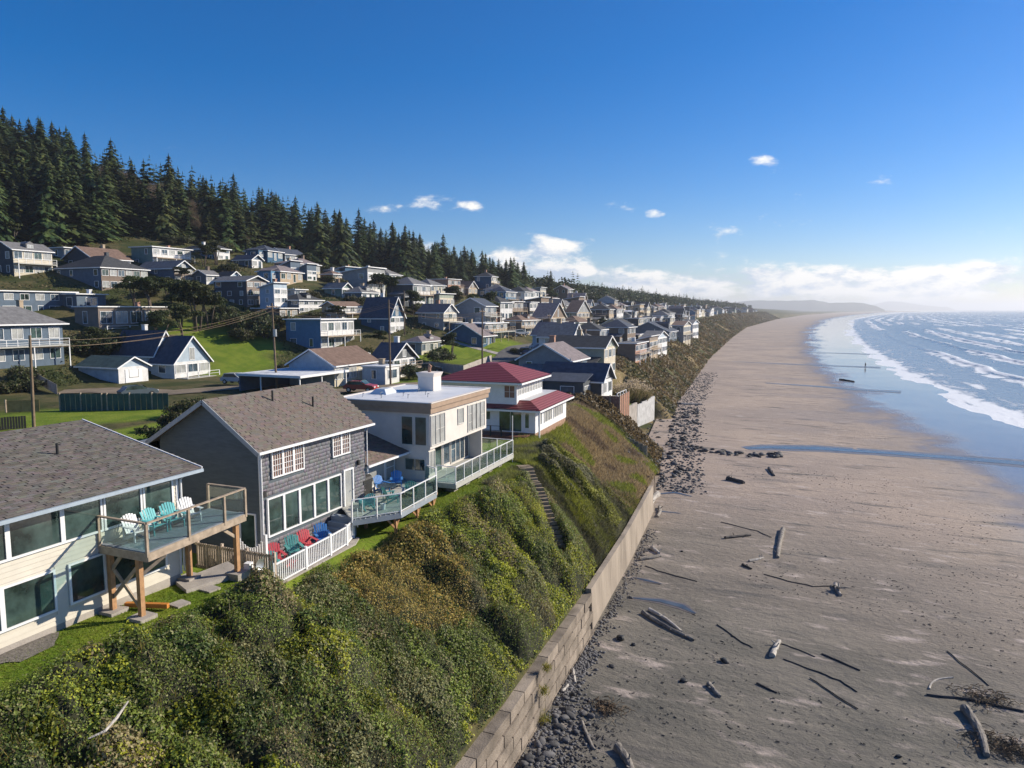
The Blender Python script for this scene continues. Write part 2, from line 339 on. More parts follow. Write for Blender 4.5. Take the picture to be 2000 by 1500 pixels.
def steps(*segs):
    r = []
    for a, b, n in segs: r += list(np.linspace(a, b, n, endpoint=False))
    return np.array(r+[segs[-1][1]])
LAWNS = []   # (x0,x1,y0,y1) soft rectangles of mown grass
def lawn_px(pts, r): 
    for p in pts: h = hit(*p); LAWNS.append((h[0], h[1], r))
def terrain():
    ds = np.concatenate([steps((0, 13, 40), (13, 60, 32), (60, 330, 60)), 330*np.geomspace(1.06, 26, 22)])
    ys = np.concatenate([steps((-40, 5, 20), (5, 62, 210), (62, 130, 70), (130, 420, 80)), 420*np.geomspace(1.03, 30, 60)])
    D, Y = np.meshgrid(ds, ys); X = xwall(Y)-D
    Z = land(X, Y)
    Z[:, 0] = Z[:, 0]
    me = gridmesh('terrain', X[:, ::-1], Y[:, ::-1], Z[:, ::-1], terrain_mat())
    lawn = np.zeros_like(X)
    for a, b, r in LAWNS: lawn = np.maximum(lawn, sst(r*1.25, r*.8, np.hypot(X-a, Y-b)+2.0*fbm(X, Y, 6, 21)))
    sw = slope_w(Y); up = (D > sw-.9)
    lawn = np.where(up & (Y < 56) & (X > -60), 1.0, lawn)
    lawn = np.where(up & (Y > 2) & (Y < 66) & (X > -70) & (X < -28), np.maximum(lawn, sst(.42, .5, vn(X, Y, 14, 4))), lawn)
    dry = sst(56, 60, Y)*sst(86, 76, Y)*sst(-30, -25, X)*(.55+.45*sst(.4, .6, vn(X, Y, 4, 9)))
    dry = np.maximum(dry, sst(84, 95, Y)*sst(22, 15, D)*sst(.25, .5, vn(X, Y, 7, 19)))
    lawn = lawn*(1-sst(.1, .6, dry))
    forest = sst(145, 190, D-np.clip((140-Y)*.35, 0, 60)+10*(vn(X, Y, 30, 2)-.5))
    a = me.color_attributes.new('zone', 'FLOAT_COLOR', 'POINT'); c = np.ones(X.shape+(4,), np.float32)
    c[..., 0] = lawn[:, ::-1]; c[..., 1] = dry[:, ::-1]; c[..., 2] = forest[:, ::-1]; a.data.foreach_set('color', c.ravel())
    struct(place('terrain', me))

def sand_mat():
    m = bpy.data.materials.new('sand'); m.use_nodes = True; nt = m.node_tree; N = nt.nodes; L = nt.links
    b = N['Principled BSDF']; g = N.new('ShaderNodeNewGeometry')
    def noise(s, d=5, st=None, r=.6):
        v = g.outputs['Position']
        if st: mp = N.new('ShaderNodeMapping'); mp.inputs['Scale'].default_value = st; mp.inputs['Rotation'].default_value = (0, 0, .25); L.new(v, mp.inputs[0]); v = mp.outputs[0]
        n = N.new('ShaderNodeTexNoise'); n.inputs['Scale'].default_value = s; n.inputs['Detail'].default_value = d; n.inputs['Roughness'].default_value = r; L.new(v, n.inputs['Vector']); return n.outputs[0]
    def mr(f, lo, hi, a=0, c=1): r = N.new('ShaderNodeMapRange'); r.inputs[1].default_value = lo; r.inputs[2].default_value = hi; r.inputs[3].default_value = a; r.inputs[4].default_value = c; r.interpolation_type = 'SMOOTHSTEP'; L.new(f, r.inputs[0]); return r.outputs[0]
    def mix(f, a, c):
        x = N.new('ShaderNodeMix'); x.data_type = 'RGBA'; L.new(f, x.inputs[0])
        for i, k in ((6, a), (7, c)):
            if isinstance(k, tuple): x.inputs[i].default_value = k+(1,)
            else: L.new(k, x.inputs[i])
        return x.outputs[2]
    at = N.new('ShaderNodeAttribute'); at.attribute_name = 'zone'; sp = N.new('ShaderNodeSeparateColor'); L.new(at.outputs['Color'], sp.inputs[0])
    tan = mix(mr(noise(.05), .35, .65), (.40, .315, .25), (.31, .25, .21))
    grey = mix(mr(noise(.3, 6, (.35, 1, 1)), .3, .7), (.105, .10, .085), (.20, .18, .148))
    tan = mix(mr(noise(.16, 6, (.4, 1, 1)), .57, .70), tan, (.24, .20, .175)); c = mix(sp.outputs[0], tan, grey)
    c = mix(mr(noise(.55, 8, (.22, 1, 1), .68), .53, .69), c, (.105, .098, .09))
    c = mix(mr(noise(2.6, 7, (.6, 1, 1), .72), .60, .70), c, (.075, .068, .062))
    c = mix(mr(noise(.9, 6, (.4, 1, 1)), .55, .75), c, (.47, .395, .35))
    c = mix(sp.outputs[1], c, mix(mr(noise(.2), .3, .7), (.17, .145, .125), (.21, .175, .15)))
    L.new(c, b.inputs['Base Color'])
    rg = N.new('ShaderNodeMapRange'); rg.inputs[3].default_value = .9; rg.inputs[4].default_value = .09; L.new(sp.outputs[1], rg.inputs[0]); L.new(rg.outputs[0], b.inputs['Roughness'])
    b.inputs['Specular IOR Level'].default_value = .4
    st = N.new('ShaderNodeMapRange'); st.inputs[3].default_value = .8; st.inputs[4].default_value = .05; L.new(sp.outputs[1], st.inputs[0])
    bp = N.new('ShaderNodeBump'); bp.inputs['Distance'].default_value = .2; L.new(st.outputs[0], bp.inputs['Strength']); L.new(noise(2.2, 9, (.7, 1, 1), .68), bp.inputs['Height']); L.new(bp.outputs[0], b.inputs['Normal'])
    return m
def beach():
    us = np.concatenate([np.linspace(-.05, 1.05, 90), np.linspace(1.07, 1.9, 14)])
    ys = np.concatenate([steps((-40, 10, 12), (10, 90, 130), (90, 420, 160)), 420*np.geomspace(1.02, 22, 90)])
    Uu, Y = np.meshgrid(us, ys); xw = xwall(Y); xs = xshore(Y); X = xw+Uu*(xs-xw)
    Z = sandz(X, Y); t = 1-Uu
    Z = Z+.06*fbm(X, Y, 2.2, 31, 3)*sst(.1, .4, t)
    me = gridmesh('beach_sand', X, Y, Z, sand_mat())
    a = me.color_attributes.new('zone', 'FLOAT_COLOR', 'POINT'); c = np.ones(X.shape+(4,), np.float32)
    c[..., 0] = sst(84, 38, Y+26*fbm(X, Y, 22, 41)+.45*X)
    wet = sst(.19, .08, Z+.05*fbm(X, Y*.5, 9, 43))
    st = sst(.60, .72, vn(X*.35, Y, 7, 44))*sst(.9, .5, t)*sst(90, 130, Y)*.3
    c[..., 1] = np.maximum(wet, st); c[..., 2] = 0
    a.data.foreach_set('color', c.ravel()); struct(place('beach_sand', me))

def sea_mat():
    m = bpy.data.materials.new('sea_water'); m.use_nodes = True; nt = m.node_tree; N = nt.nodes; L = nt.links
    b = N['Principled BSDF']; g = N.new('ShaderNodeNewGeometry')
    def noise(s, d, st, r=.6, rot=.12):
        mp = N.new('ShaderNodeMapping'); mp.inputs['Scale'].default_value = st; mp.inputs['Rotation'].default_value = (0, 0, rot); L.new(g.outputs['Position'], mp.inputs[0])
        n = N.new('ShaderNodeTexNoise'); n.inputs['Scale'].default_value = s; n.inputs['Detail'].default_value = d; n.inputs['Roughness'].default_value = r; n.inputs['Distortion'].default_value = .6; L.new(mp.outputs[0], n.inputs['Vector']); return n.outputs[0]
    def mr(f, lo, hi): r = N.new('ShaderNodeMapRange'); r.inputs[1].default_value = lo; r.inputs[2].default_value = hi; r.interpolation_type = 'SMOOTHSTEP'; L.new(f, r.inputs[0]); return r.outputs[0]
    at = N.new('ShaderNodeAttribute'); at.attribute_name = 'foam'
    sp = N.new('ShaderNodeSeparateColor'); L.new(at.outputs['Color'], sp.inputs[0])
    ad = N.new('ShaderNodeMath'); ad.operation = 'MULTIPLY_ADD'; ad.inputs[1].default_value = .42; L.new(sp.outputs[0], ad.inputs[0]); L.new(noise(.22, 9, (1, .32, 1), .66), ad.inputs[2])
    f = mr(ad.outputs[0], .60, .76)
    x = N.new('ShaderNodeMix'); x.data_type = 'RGBA'; L.new(f, x.inputs[0])
    dp = N.new('ShaderNodeMix'); dp.data_type = 'RGBA'; L.new(sp.outputs[1], dp.inputs[0]); dp.inputs[6].default_value = (.19, .23, .25, 1); dp.inputs[7].default_value = (.06, .105, .13, 1)
    L.new(dp.outputs[2], x.inputs[6]); x.inputs[7].default_value = (.72, .76, .80, 1); L.new(x.outputs[2], b.inputs['Base Color'])
    r = N.new('ShaderNodeMapRange'); r.inputs[3].default_value = .26; r.inputs[4].default_value = .7; L.new(f, r.inputs[0]); L.new(r.outputs[0], b.inputs['Roughness'])
    bp = N.new('ShaderNodeBump'); bp.inputs['Strength'].default_value = .55; bp.inputs['Distance'].default_value = .35; L.new(noise(.55, 7, (1, .45, 1), .6), bp.inputs['Height']); L.new(bp.outputs[0], b.inputs['Normal'])
    return m
def sea():
    ds = np.concatenate([np.linspace(-16, 70, 130), np.linspace(70, 500, 150)[1:], 500*np.geomspace(1.02, 66, 60)])
    ys = np.concatenate([steps((-60, 60, 10), (60, 420, 170)), 420*np.geomspace(1.012, 80, 200)])
    D, Y = np.meshgrid(ds, ys); X = xshore(np.minimum(Y, 9000))+D
    ph = D+9*fbm(X, Y, 70, 51, 2)+5*fbm(X, Y, 24, 52, 2)
    dd = np.clip(D, 0, None)
    lam = 19.0; amp = .6*sst(8, 40, dd)*sst(900, 300, dd)
    brk = vn(X, Y*.35, 30, 53)
    k = (ph/lam) % 1.0; crest = np.exp(-((k-.5)/.09)**2)
    Z = amp*crest*(.4+1.3*brk)+.10*fbm(X, Y, 9, 54)*sst(4, 15, dd)
    Z = Z+.03*np.clip(D, 0, 1)*0
    me = gridmesh('sea', X, Y, Z, sea_mat())
    foam = np.maximum.reduce([.85*crest*sst(.30, .62, brk)*sst(4, 20, dd)*sst(620, 250, dd), .55*np.exp(-((k-.33)/.17)**2)*sst(.30, .6, brk)*sst(6, 18, dd)*sst(220, 120, dd), .62*sst(9, 1, dd)+.16*sst(26, 8, dd)])
    foam = foam+.14*sst(700, 1800, Y)*sst(400, 60, D)
    foam = foam-.16*sst(400, 900, dd)
    a = me.color_attributes.new('foam', 'FLOAT_COLOR', 'POINT'); c = np.ones(X.shape+(4,), np.float32); c[..., 0] = np.clip(foam, -.3, 1); c[..., 1] = sst(6, 60, dd)
    a.data.foreach_set('color', c.ravel()); struct(place('sea', me))

WATER = mat('shallow_water', (.07, .08, .085), .22, .4, .8, .5, 2, spec=.5)
WETSAND = mat('wet_sand', (.17, .14, .115), .3, .25, .6, .2, 5)
def strip(name, pts, widths, m, lift=.02, res=1.0, conform=True, smooth=True):
    P = [np.array(p[:2], float) for p in pts]; out = []; ws = []
    for i in range(len(P)-1):
        n = max(2, int(np.linalg.norm(P[i+1]-P[i])/res))
        for k in range(n): u = k/n; out.append(P[i]*(1-u)+P[i+1]*u); ws.append(widths[i]*(1-u)+widths[i+1]*u)
    out.append(P[-1]); ws.append(widths[-1]); out = np.array(out); ws = np.array(ws)
    d = np.gradient(out, axis=0); d /= np.linalg.norm(d, axis=1)[:, None]+1e-9; nrm = np.stack([-d[:, 1], d[:, 0]], 1)
    nr = max(3, int(ws.max()/max(res, .4))+2); q = np.linspace(.5, -.5, nr)
    XX = out[:, 0, None]+nrm[:, 0, None]*q*ws[:, None]; YY = out[:, 1, None]+nrm[:, 1, None]*q*ws[:, None]
    return place(name, gridmesh(name, XX[:, ::-1], YY[:, ::-1], ground(XX, YY)[:, ::-1]+lift, m, smooth))
def hills():
    # wooded headlands far down the coast
    hm = mat('far_headland', (.05, .065, .045), .95, .4, .004, 0)
    for nm, pts, dist, depth in (('headland', [(1405, 597), (1440, 590), (1480, 587), (1540, 588), (1590, 586), (1620, 592), (1660, 591), (1690, 593), (1712, 598), (1728, 606)], 7000, 1400),
                                 ('headland', [(1640, 604), (1700, 596), (1735, 589), (1760, 590), (1800, 596), (1835, 600), (1850, 599), (1866, 606)], 15000, 2500)):
        mb = MB(); n = len(pts); f = []; b = []; top = []
        xs = np.linspace(pts[0][0], pts[-1][0], 60)
        for i, x in enumerate(xs):
            y = float(np.interp(x, [p[0] for p in pts], [p[1] for p in pts]))-.9*float(vn(i, 0, 2.2, 3))
            d = ray(x, min(y, 605)); h = math.hypot(d[0], d[1]); t = dist/h
            px, py = d[0]*t, d[1]*t; zt = max(2, CAM_H+t*d[2]); ux, uy = d[0]/h, d[1]/h
            f.append((px-ux*zt*2, py-uy*zt*2, -1)); top.append((px, py, zt)); b.append((px+ux*depth, py+uy*depth, -1))
        v = f+top+b; k = len(xs)
        mb.add(v, [(i, i+1, k+i+1, k+i) for i in range(k-1)]+[(k+i, k+i+1, 2*k+i+1, 2*k+i) for i in range(k-1)])
        struct(mb.build(nm, hm, smooth=True))
for p, r in (([(860, 690), (900, 690), (930, 705)], 7), ([(975, 680), (990, 672)], 7), ([(930, 735)], 4), ([(60, 815), (150, 812), (230, 810)], 6), ([(480, 715), (455, 720)], 6), ([(420, 660), (450, 672)], 9), ([(1235, 775)], 3), ([(800, 745)], 4), ([(1110, 640), (1135, 650)], 9), ([(840, 690)], 5)): lawn_px(p, r)
terrain(); beach(); sea(); hills()
for pts, w in (([(1455, 876), (1500, 874), (1600, 876), (1720, 884), (1860, 894), (2005, 906), (2150, 925)], [1.0, 2.0, 2.4, 2.2, 2.4, 2.8, 3.2]),
               ([(1495, 748), (1600, 755), (1690, 762), (1760, 766)], [.5, 1.5, 2.2, 3]), ([(1430, 706), (1560, 712), (1640, 715), (1720, 718)], [.4, 1.4, 2.5, 4]),
               ([(1560, 688), (1640, 690), (1700, 692)], [1, 2.2, 4])):
    Q = [hit(*p) for p in pts]; struct(strip('stream_bed', Q, [a*1.9+.5 for a in w], WETSAND, .014, 1.5)); struct(strip('stream', Q, [a*random.uniform(.8, 1.15) for a in w], WATER, .03, 1.5))
for pts, w in (([(1232, 1168), (1290, 1174), (1330, 1184), (1358, 1199)], [.15, .45, .55, .1]), ([(1278, 955), (1318, 962), (1352, 970)], [.1, .35, .05]), ([(1290, 999), (1330, 1003)], [.2, .05]), ([(1236, 1128), (1262, 1134), (1292, 1141)], [.05, .3, .05])):
    Q = [hit(*p) for p in pts]; struct(strip('pool_bed', Q, [a*1.7+.15 for a in w], WETSAND, .02, .25)); struct(strip('tide_pool', Q, w, WATER, .035, .25))
struct(strip('road', [hit(*p) for p in ((862, 757), (905, 737), (945, 718), (1000, 695), (1050, 682), (1090, 674))], [6, 6, 6, 6, 7, 7], M['asphalt'], .16, 2))
struct(strip('road', [hit(*p) for p in ((118, 766), (200, 763), (330, 768), (430, 760), (520, 752), (600, 768), (700, 762), (800, 752), (862, 750))], [5, 6, 6, 5, 5, 5, 5, 5, 6], M['dirt'], .10, 2))
struct(strip('path', [hit(*p) for p in ((885, 668), (930, 680), (985, 694))], [1.6, 1.6, 1.6], M['conc'], .06, 1.5))

# ------------------------------------------------------------------ air
def haze():
    m = bpy.data.materials.new('air'); m.use_nodes = True; N = m.node_tree.nodes; N.clear()
    o = N.new('ShaderNodeOutputMaterial'); v = N.new('ShaderNodeVolumePrincipled'); v.inputs['Color'].default_value = (.86, .91, 1, 1)
    v.inputs['Density'].default_value = HAZE; v.inputs['Anisotropy'].default_value = .35; m.node_tree.links.new(v.outputs[0], o.inputs['Volume'])
    b = MB().box(-12000, 36000, -3000, 36500, -3, 160); ob = b.build('haze', m); tag(ob, None, None, kind='stuff'); return ob
HAZE = 0.00016
haze()
# ------------------------------------------------------------------ retaining walls along the beach
def block_wall():
    w = thing('retaining_wall', 'long wall of stacked concrete blocks holding the shrub bank above the cobbles', 'wall', (float(xwall(27)), 27, 0))
    L = 1.72; H = .56; mb = MB().box(-.30, .30, -L/2+.02, L/2-.02, .012, H-.012); proto = mb.build('block', M['block'], w)
    me = proto.data; first = True
    for c in range(5):
        y = 12.0-(c % 2)*L/2
        while y < 39.6:
            ang = math.atan2(float(xwall(y+L/2)-xwall(y-L/2)), L)
            o = proto if first else bpy.data.objects.new('block', me)
            if not first: COL.objects.link(o); o.parent = w
            first = False
            o.location = (float(xwall(y))+.42-c*.055+random.uniform(-.025, .025)-w.location[0], y-27, c*H+random.uniform(-.008, .008))
            o.rotation_euler = (random.uniform(-.006, .006), 0, -ang+random.uniform(-.012, .012)); o.scale = (1, random.uniform(.985, .998), 1)
            y += L
block_wall()
def smooth_wall():
    ys = list(np.arange(40.4, 70.1, 2.7)); w = thing('concrete_seawall', 'smooth tan concrete seawall below the bank with the earth steps', 'wall', (float(xwall(50)), 50, 0))
    m = mat('cast_concrete', (.31, .262, .212), .85, .3, .5, .2, 12, stretch=(1, 1, .35))
    for i in range(len(ys)-1):
        a, b = ys[i], ys[i+1]-.025; xa, xb = float(xwall(a))-w.location[0], float(xwall(b))-w.location[0]; za = 3.05-.0*i; mb = MB()
        a -= 50; b -= 50
        mb.add([(xa, a, -.4), (xa+.62, a, -.4), (xb+.62, b, -.4), (xb, b, -.4), (xa+.1, a, za), (xa+.45, a, za), (xb+.45, b, za), (xb+.1, b, za)], [(0,3,2,1),(4,5,6,7),(0,1,5,4),(1,2,6,5),(2,3,7,6),(3,0,4,7)])
        mb.build('panel', m, w)
smooth_wall()

# ------------------------------------------------------------------ bank of shrubs and grass
GRN = dict(dark=(.048, .075, .018), mid=(.105, .135, .024), bright=(.23, .245, .024), grey=(.18, .18, .085), brown=(.22, .16, .055), gold=(.28, .22, .055), tan=(.30, .25, .13))
def patch_cols(X, Y, Yz=None):
    n = len(X); a = vn(X, Y, 2.6, 61); b = vn(X, Y, 1.3, 62); c = vn(X, Y, .7, 63); r = rng.random(n)
    col = np.empty((n, 3)); k = lambda s: np.array(GRN[s])
    col[:] = k('mid'); col[r < .42] = k('dark'); col[(r > .72)] = k('grey')
    br = (a+.5*c > .98) & (r > .30); col[br] = k('bright')
    gy = (b > .62) & (r > .45); col[gy] = k('grey')
    gold = np.exp(-(((X+17.6)/3.2)**2+((Y-28.2)/4.2)**2))+.35*(b-.5); g = (gold > .42) & (r > .25); col[g] = k('gold'); g2 = (gold > .42) & (r > .7); col[g2] = k('brown')
    return col*rng.uniform(.75, 1.3, (n, 1))
BUSH = []
def bank():
    for _ in range(420):
        y = random.uniform(6, 45); d = random.uniform(.7, float(slope_w(y))-.2); x = float(xwall(y))-d; r = random.uniform(.4, 1.25)
        if math.hypot(x+19.8, y-22.1) < 2.0: continue
        BUSH.append((x, y, r, r*random.uniform(.55, 1.15)))
    B = np.array(BUSH)
    def canopy(X, Y):
        sw = slope_w(Y); D = xwall(Y)-X; base = land(X, Y); h = np.zeros_like(X)
        Xq = X+1.1*(vn(X, Y, .9, 72)-.5)+.5*(vn(X, Y, .35, 73)-.5); Yq = Y+1.1*(vn(X, Y, .9, 74)-.5)+.5*(vn(X, Y, .35, 75)-.5)
        for x, y, r, hh in B:
            q = 1-((Xq-x)**2+(Yq-y)**2)/(r*r); m = q > 0; h[m] = np.maximum(h[m], hh*np.sqrt(q[m]))
        edge = sst(-.1, .35, D)*sst(sw-.05, sw-1.25, D)*sst(46.5, 42, Y)
        deck = 1-.75*sst(-18.6, -19.4, X)*sst(27, 29, Y)
        deck = deck*sst(.8, 2.2, np.hypot(X+20.3, Y-22.0))*(.45+.55*sst(22.3, 21.6, Y)+.55*sst(29.5, 30.5, Y))
        st = 1-sst(1.2, .5, np.abs((Y-42.3)-(-(X+15.1))*1.15))*sst(-13.2, -13.7, X)
        return base+h*edge*deck*st+(.25+.35*(vn(X, Y, .5, 71)-.4))*edge*deck
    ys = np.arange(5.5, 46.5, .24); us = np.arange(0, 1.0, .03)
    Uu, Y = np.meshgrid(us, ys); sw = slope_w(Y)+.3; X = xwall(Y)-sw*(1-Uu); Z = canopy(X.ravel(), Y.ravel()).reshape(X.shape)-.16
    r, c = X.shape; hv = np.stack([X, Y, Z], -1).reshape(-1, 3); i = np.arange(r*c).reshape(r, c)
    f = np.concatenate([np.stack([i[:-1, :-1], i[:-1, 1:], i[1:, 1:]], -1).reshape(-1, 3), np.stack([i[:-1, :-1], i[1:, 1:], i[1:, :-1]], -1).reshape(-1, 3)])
    n = 225000; yy = 6+40*rng.random(n)**1.15; u = rng.random(n); D = u*(slope_w(yy)+.1); xx = xwall(yy)-D
    zz = canopy(xx, yy); e = .06; gx = (canopy(xx+e, yy)-zz)/e; gy = (canopy(xx, yy+e)-zz)/e
    nr = np.stack([-gx, -gy, np.ones(n)], 1); nr /= np.linalg.norm(nr, axis=1)[:, None]
    keep = (rng.random(n) < sst(46.5, 43.5, yy)) & ~((np.abs((yy-42.3)+(xx+15.1)*1.15) < .75) & (xx < -13.5) & (yy > 40))
    keep &= (zz-land(xx, yy) > .10)
    P = np.stack([xx, yy, zz], 1)+nr*(rng.uniform(-.14, .08, (n, 1))+np.abs(rng.normal(0, .07, (n, 1))))
    P, nr, xx, yy = P[keep], nr[keep], xx[keep], yy[keep]
    col = patch_cols(xx, yy)
    xq = xx+1.1*(vn(xx, yy, .9, 72)-.5)+.5*(vn(xx, yy, .35, 73)-.5); yq = yy+1.1*(vn(xx, yy, .9, 74)-.5)+.5*(vn(xx, yy, .35, 75)-.5)
    own = np.full(len(xx), -1); best = np.zeros(len(xx))
    for bi, (x, y, r, hh) in enumerate(B):
        q = 1-((xq-x)**2+(yq-y)**2)/(r*r); m = q > 0; h = np.zeros_like(xx); h[m] = hh*np.sqrt(q[m]); w = h > best; own[w] = bi; best[w] = h[w]
    pal = [('mid', 1.0), ('bright', .9), ('dark', 1.1), ('mid', .8), ('mid', 1.35), ('mid', 1.15), ('grey', .7), ('tan', .6), ('dark', .8)]
    bc = np.array([np.array(GRN[pal[k][0]])*pal[k][1] for k in rng.integers(0, len(pal), len(B)+1)])*rng.uniform(.8, 1.25, (len(B)+1, 1))
    gold_ = np.exp(-(((xx+17.6)/3.2)**2+((yy-28.2)/4.2)**2)) > .40
    mixk = np.where(gold_ | (rng.random(len(xx)) < .45), 0, 1.0)[:, None]; col = (col*(1-mixk)+bc[own]*mixk*rng.uniform(.65, 1.35, (len(xx), 1)))*1.75
    size = np.where(rng.random(len(B)+1)[own] > .5, .115, .075)
    v, lf, lc = leaves(P, nr, size, col, .5, .6)
    # dry stems and grass tufts through the cover
    m = 16000; yb = rng.uniform(8, 45, m); xb = xwall(yb)-rng.random(m)*slope_w(yb); zb = canopy(xb, yb); kb = (zb-land(xb, yb) > .1) & ((vn(xb, yb, 1.6, 79) > .55) | (np.hypot(xb+17.5, (yb-28)*.8) < 3.3)); xb, yb, zb = xb[kb], yb[kb], zb[kb]
    cb = np.where(rng.random((len(xb), 1)) < .5, np.array(GRN['tan']), np.array(GRN['gold']))*rng.uniform(.6, 1.2, (len(xb), 1))
    bv, bf, bc = blades(np.stack([xb, yb, zb-.1], 1), rng.uniform(.2, .5, len(xb)), .035, cb, .45)
    V = np.concatenate([hv, v, bv]); F = np.concatenate([f, lf+len(hv), bf+len(hv)+len(v)])
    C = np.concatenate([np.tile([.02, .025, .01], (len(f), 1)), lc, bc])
    me = npmesh('bank_shrubs', V, F, [M['understory'], M['leaf']], C, [0]*len(f)+[1]*(len(lf)+len(bf)))
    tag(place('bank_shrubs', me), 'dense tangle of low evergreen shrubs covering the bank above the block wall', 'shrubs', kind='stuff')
bank()
def grasses():
    # rough grass of the gullied bank, the mound and the dry lot, and the lawns' short grass
    V = []; Fa = []; C = []; nv = 0
    def put(v, f, c):
        nonlocal nv; V.append(v); Fa.append(f+nv); C.append(c); nv += len(v)
    n = 90000; y = rng.uniform(41, 62, n); D = rng.random(n)*(slope_w(y)+2.0); x = xwall(y)-D
    k = (~((np.abs((y-42.3)+(x+15.1)*1.15) < .8) & (x < -13.4) & (x > -19.2))) & ~((x < -19.2) & (y < 48)); x, y = x[k], y[k]
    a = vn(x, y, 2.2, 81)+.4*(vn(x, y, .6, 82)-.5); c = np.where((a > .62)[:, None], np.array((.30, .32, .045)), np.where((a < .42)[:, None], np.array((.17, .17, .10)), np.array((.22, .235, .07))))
    dk = (vn(x*.25+y*.3, y, 1.7, 5) < .42)[:, None]; c = np.where(dk, c*.6, c)  # blades darkened in the gully furrows, shade put into their colour
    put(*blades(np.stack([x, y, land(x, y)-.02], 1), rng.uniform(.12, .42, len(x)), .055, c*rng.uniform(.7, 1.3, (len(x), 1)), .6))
    n = 40000; y = rng.uniform(57, 84, n); x = xwall(y)-rng.random(n)*10.5; a = vn(x, y, 2.5, 83)
    c = np.where((a > .66)[:, None], np.array((.25, .28, .05)), np.array((.34, .26, .15))); c = np.where((a < .3)[:, None], np.array((.19, .14, .095)), c)
    put(*blades(np.stack([x, y, land(x, y)-.02], 1), rng.uniform(.15, .5, n), .09, c*rng.uniform(.7, 1.3, (n, 1)), .6))
    n = 80000; y = rng.uniform(42.5, 60, n); x = xwall(y)-.2-rng.random(n)*(slope_w(y)-.8); q = vn(x*.25+y*.3, y, 1.7, 5)+.5*(vn(x, y, .5, 87)-.5); k = (q > .36) & ~((np.abs((y-42.3)+(x+15.1)*1.15) < .8) & (x < -13.4)); x, y, q = x[k], y[k], q[k]
    c = np.where((vn(x, y, 1.8, 88) > .55)[:, None], np.array((.29, .30, .06)), np.array((.21, .205, .12)))*np.clip(.35+1.5*(q-.36), .3, 1.25)[:, None]*rng.uniform(.6, 1.3, (len(x), 1)); put(*leaves(np.stack([x, y, land(x, y)+.05+1.0*np.clip(q-.36, 0, .5)*rng.random(len(x))], 1), np.tile((.5, 0, .85), (len(x), 1)), .17, c, .7, .5))  # tussock colour falls off toward the furrows, shade painted in
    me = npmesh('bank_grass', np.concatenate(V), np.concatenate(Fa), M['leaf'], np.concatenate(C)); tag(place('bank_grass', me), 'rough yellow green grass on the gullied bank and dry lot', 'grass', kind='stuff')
    n = 70000; y = rng.uniform(8, 48, n); x = -23+rng.random(n)*5; k = (xwall(y)-x > slope_w(y)-.7) & ~((y > 22.6) & (y < 33) & (x < -19)) & ~((x < -22.5)&(y<20)); x, y = x[k], y[k]
    c = np.where((vn(x, y, .8, 86) > .5)[:, None], np.array((.20, .26, .025)), np.array((.13, .20, .02)))*rng.uniform(.7, 1.25, (len(x), 1))
    v, f, c = blades(np.stack([x, y, land(x, y)-.01], 1), rng.uniform(.03, .09, len(x)), .03, c, .6)
    me = npmesh('lawn_grass', v, f, M['leaf'], c); tag(place('lawn_grass', me), 'short bright lawn grass between the houses and the bank', 'grass', kind='stuff')
grasses()
def leafy_mesh(name, clumps, n, size, cols, seed=0, inner=(.02, .03, .012), stems=True):
    """clumps: (x,y,z,rx,ry,rz); leaves over each ellipsoid"""
    w = np.array([c[3]*c[4] for c in clumps]); cnt = (n*w/w.sum()).astype(int); P = []; Nn = []; Cc = []
    for c, k in zip(clumps, cnt):
        d = rng.normal(0, 1, (k, 3)); d /= np.linalg.norm(d, axis=1)[:, None]; d[:, 2] = np.where(d[:, 2] < -.35, -d[:, 2], d[:, 2])
        rr = rng.uniform(.62, 1.06, (k, 1))*(1+.25*np.sin(d[:, :1]*5+d[:, 1:2]*7+c[0]*9)); P.append(np.array(c[:3])+d*rr*np.array(c[3:])); Nn.append(d)
        q = np.array([cols[i] for i in rng.integers(0, len(cols), k)]); Cc.append(q*rng.uniform(.7, 1.3)*rng.uniform(.75, 1.25, (k, 1)))
    return leaves(np.concatenate(P), np.concatenate(Nn), size, np.concatenate(Cc), .8, .6)
def shrub(px, py, r, label, cols=('mid', 'bright', 'bright', 'dark')):
    X, Y, Z = hit(px, py); t = thing('salal_shrub', label, 'shrub', (X, Y, Z), group=None)
    cl = [(random.uniform(-.5, .5)*r, random.uniform(-.5, .5)*r, r*random.uniform(.2, .55), r*random.uniform(.45, .7), r*random.uniform(.45, .7), r*random.uniform(.4, .6)) for _ in range(6)]
    v, f, c = leafy_mesh('crown', cl, int(2200*r*r), .12, [GRN[k] for k in cols]); place('crown', npmesh('crown', v, f, M['leaf'], c), t)
    mb = MB()
    for _ in range(5): a = random.uniform(0, 6.28); mb.tube([(0, 0, -.3), (math.cos(a)*r*.35, math.sin(a)*r*.35, r*.5)], [.035, .015], 5)
    mb.build('stem', M['bark'], t)
for a in ((640, 1330, .8, 'sunlit yellow green shrub on the bank below the dish antenna'), (385, 1330, 1.05, 'large glossy shrub at the lawn corner below the wooden deck posts'),
          (235, 1385, 1.0, 'round glossy shrub bordering the narrow lawn by the cream house'), (80, 1460, 1.15, 'broad yellow green shrub at the lawn end beside the bleached branch'),
          (560, 1310, 1.1, 'dark shrub with yellow tips on the bank under the white picket railing'), (880, 1065, .95, 'bright shrub on the bank just below the curved glass deck'),
          (395, 1420, 1.2, 'yellow tipped shrub low on the bank, left of the sandy cobbles'), (1085, 1115, .7, 'small bright green shrub at the foot of the earth steps'), (700, 1390, 1.0, 'grey green shrub mound above the middle of the block wall')):
    shrub(*a)

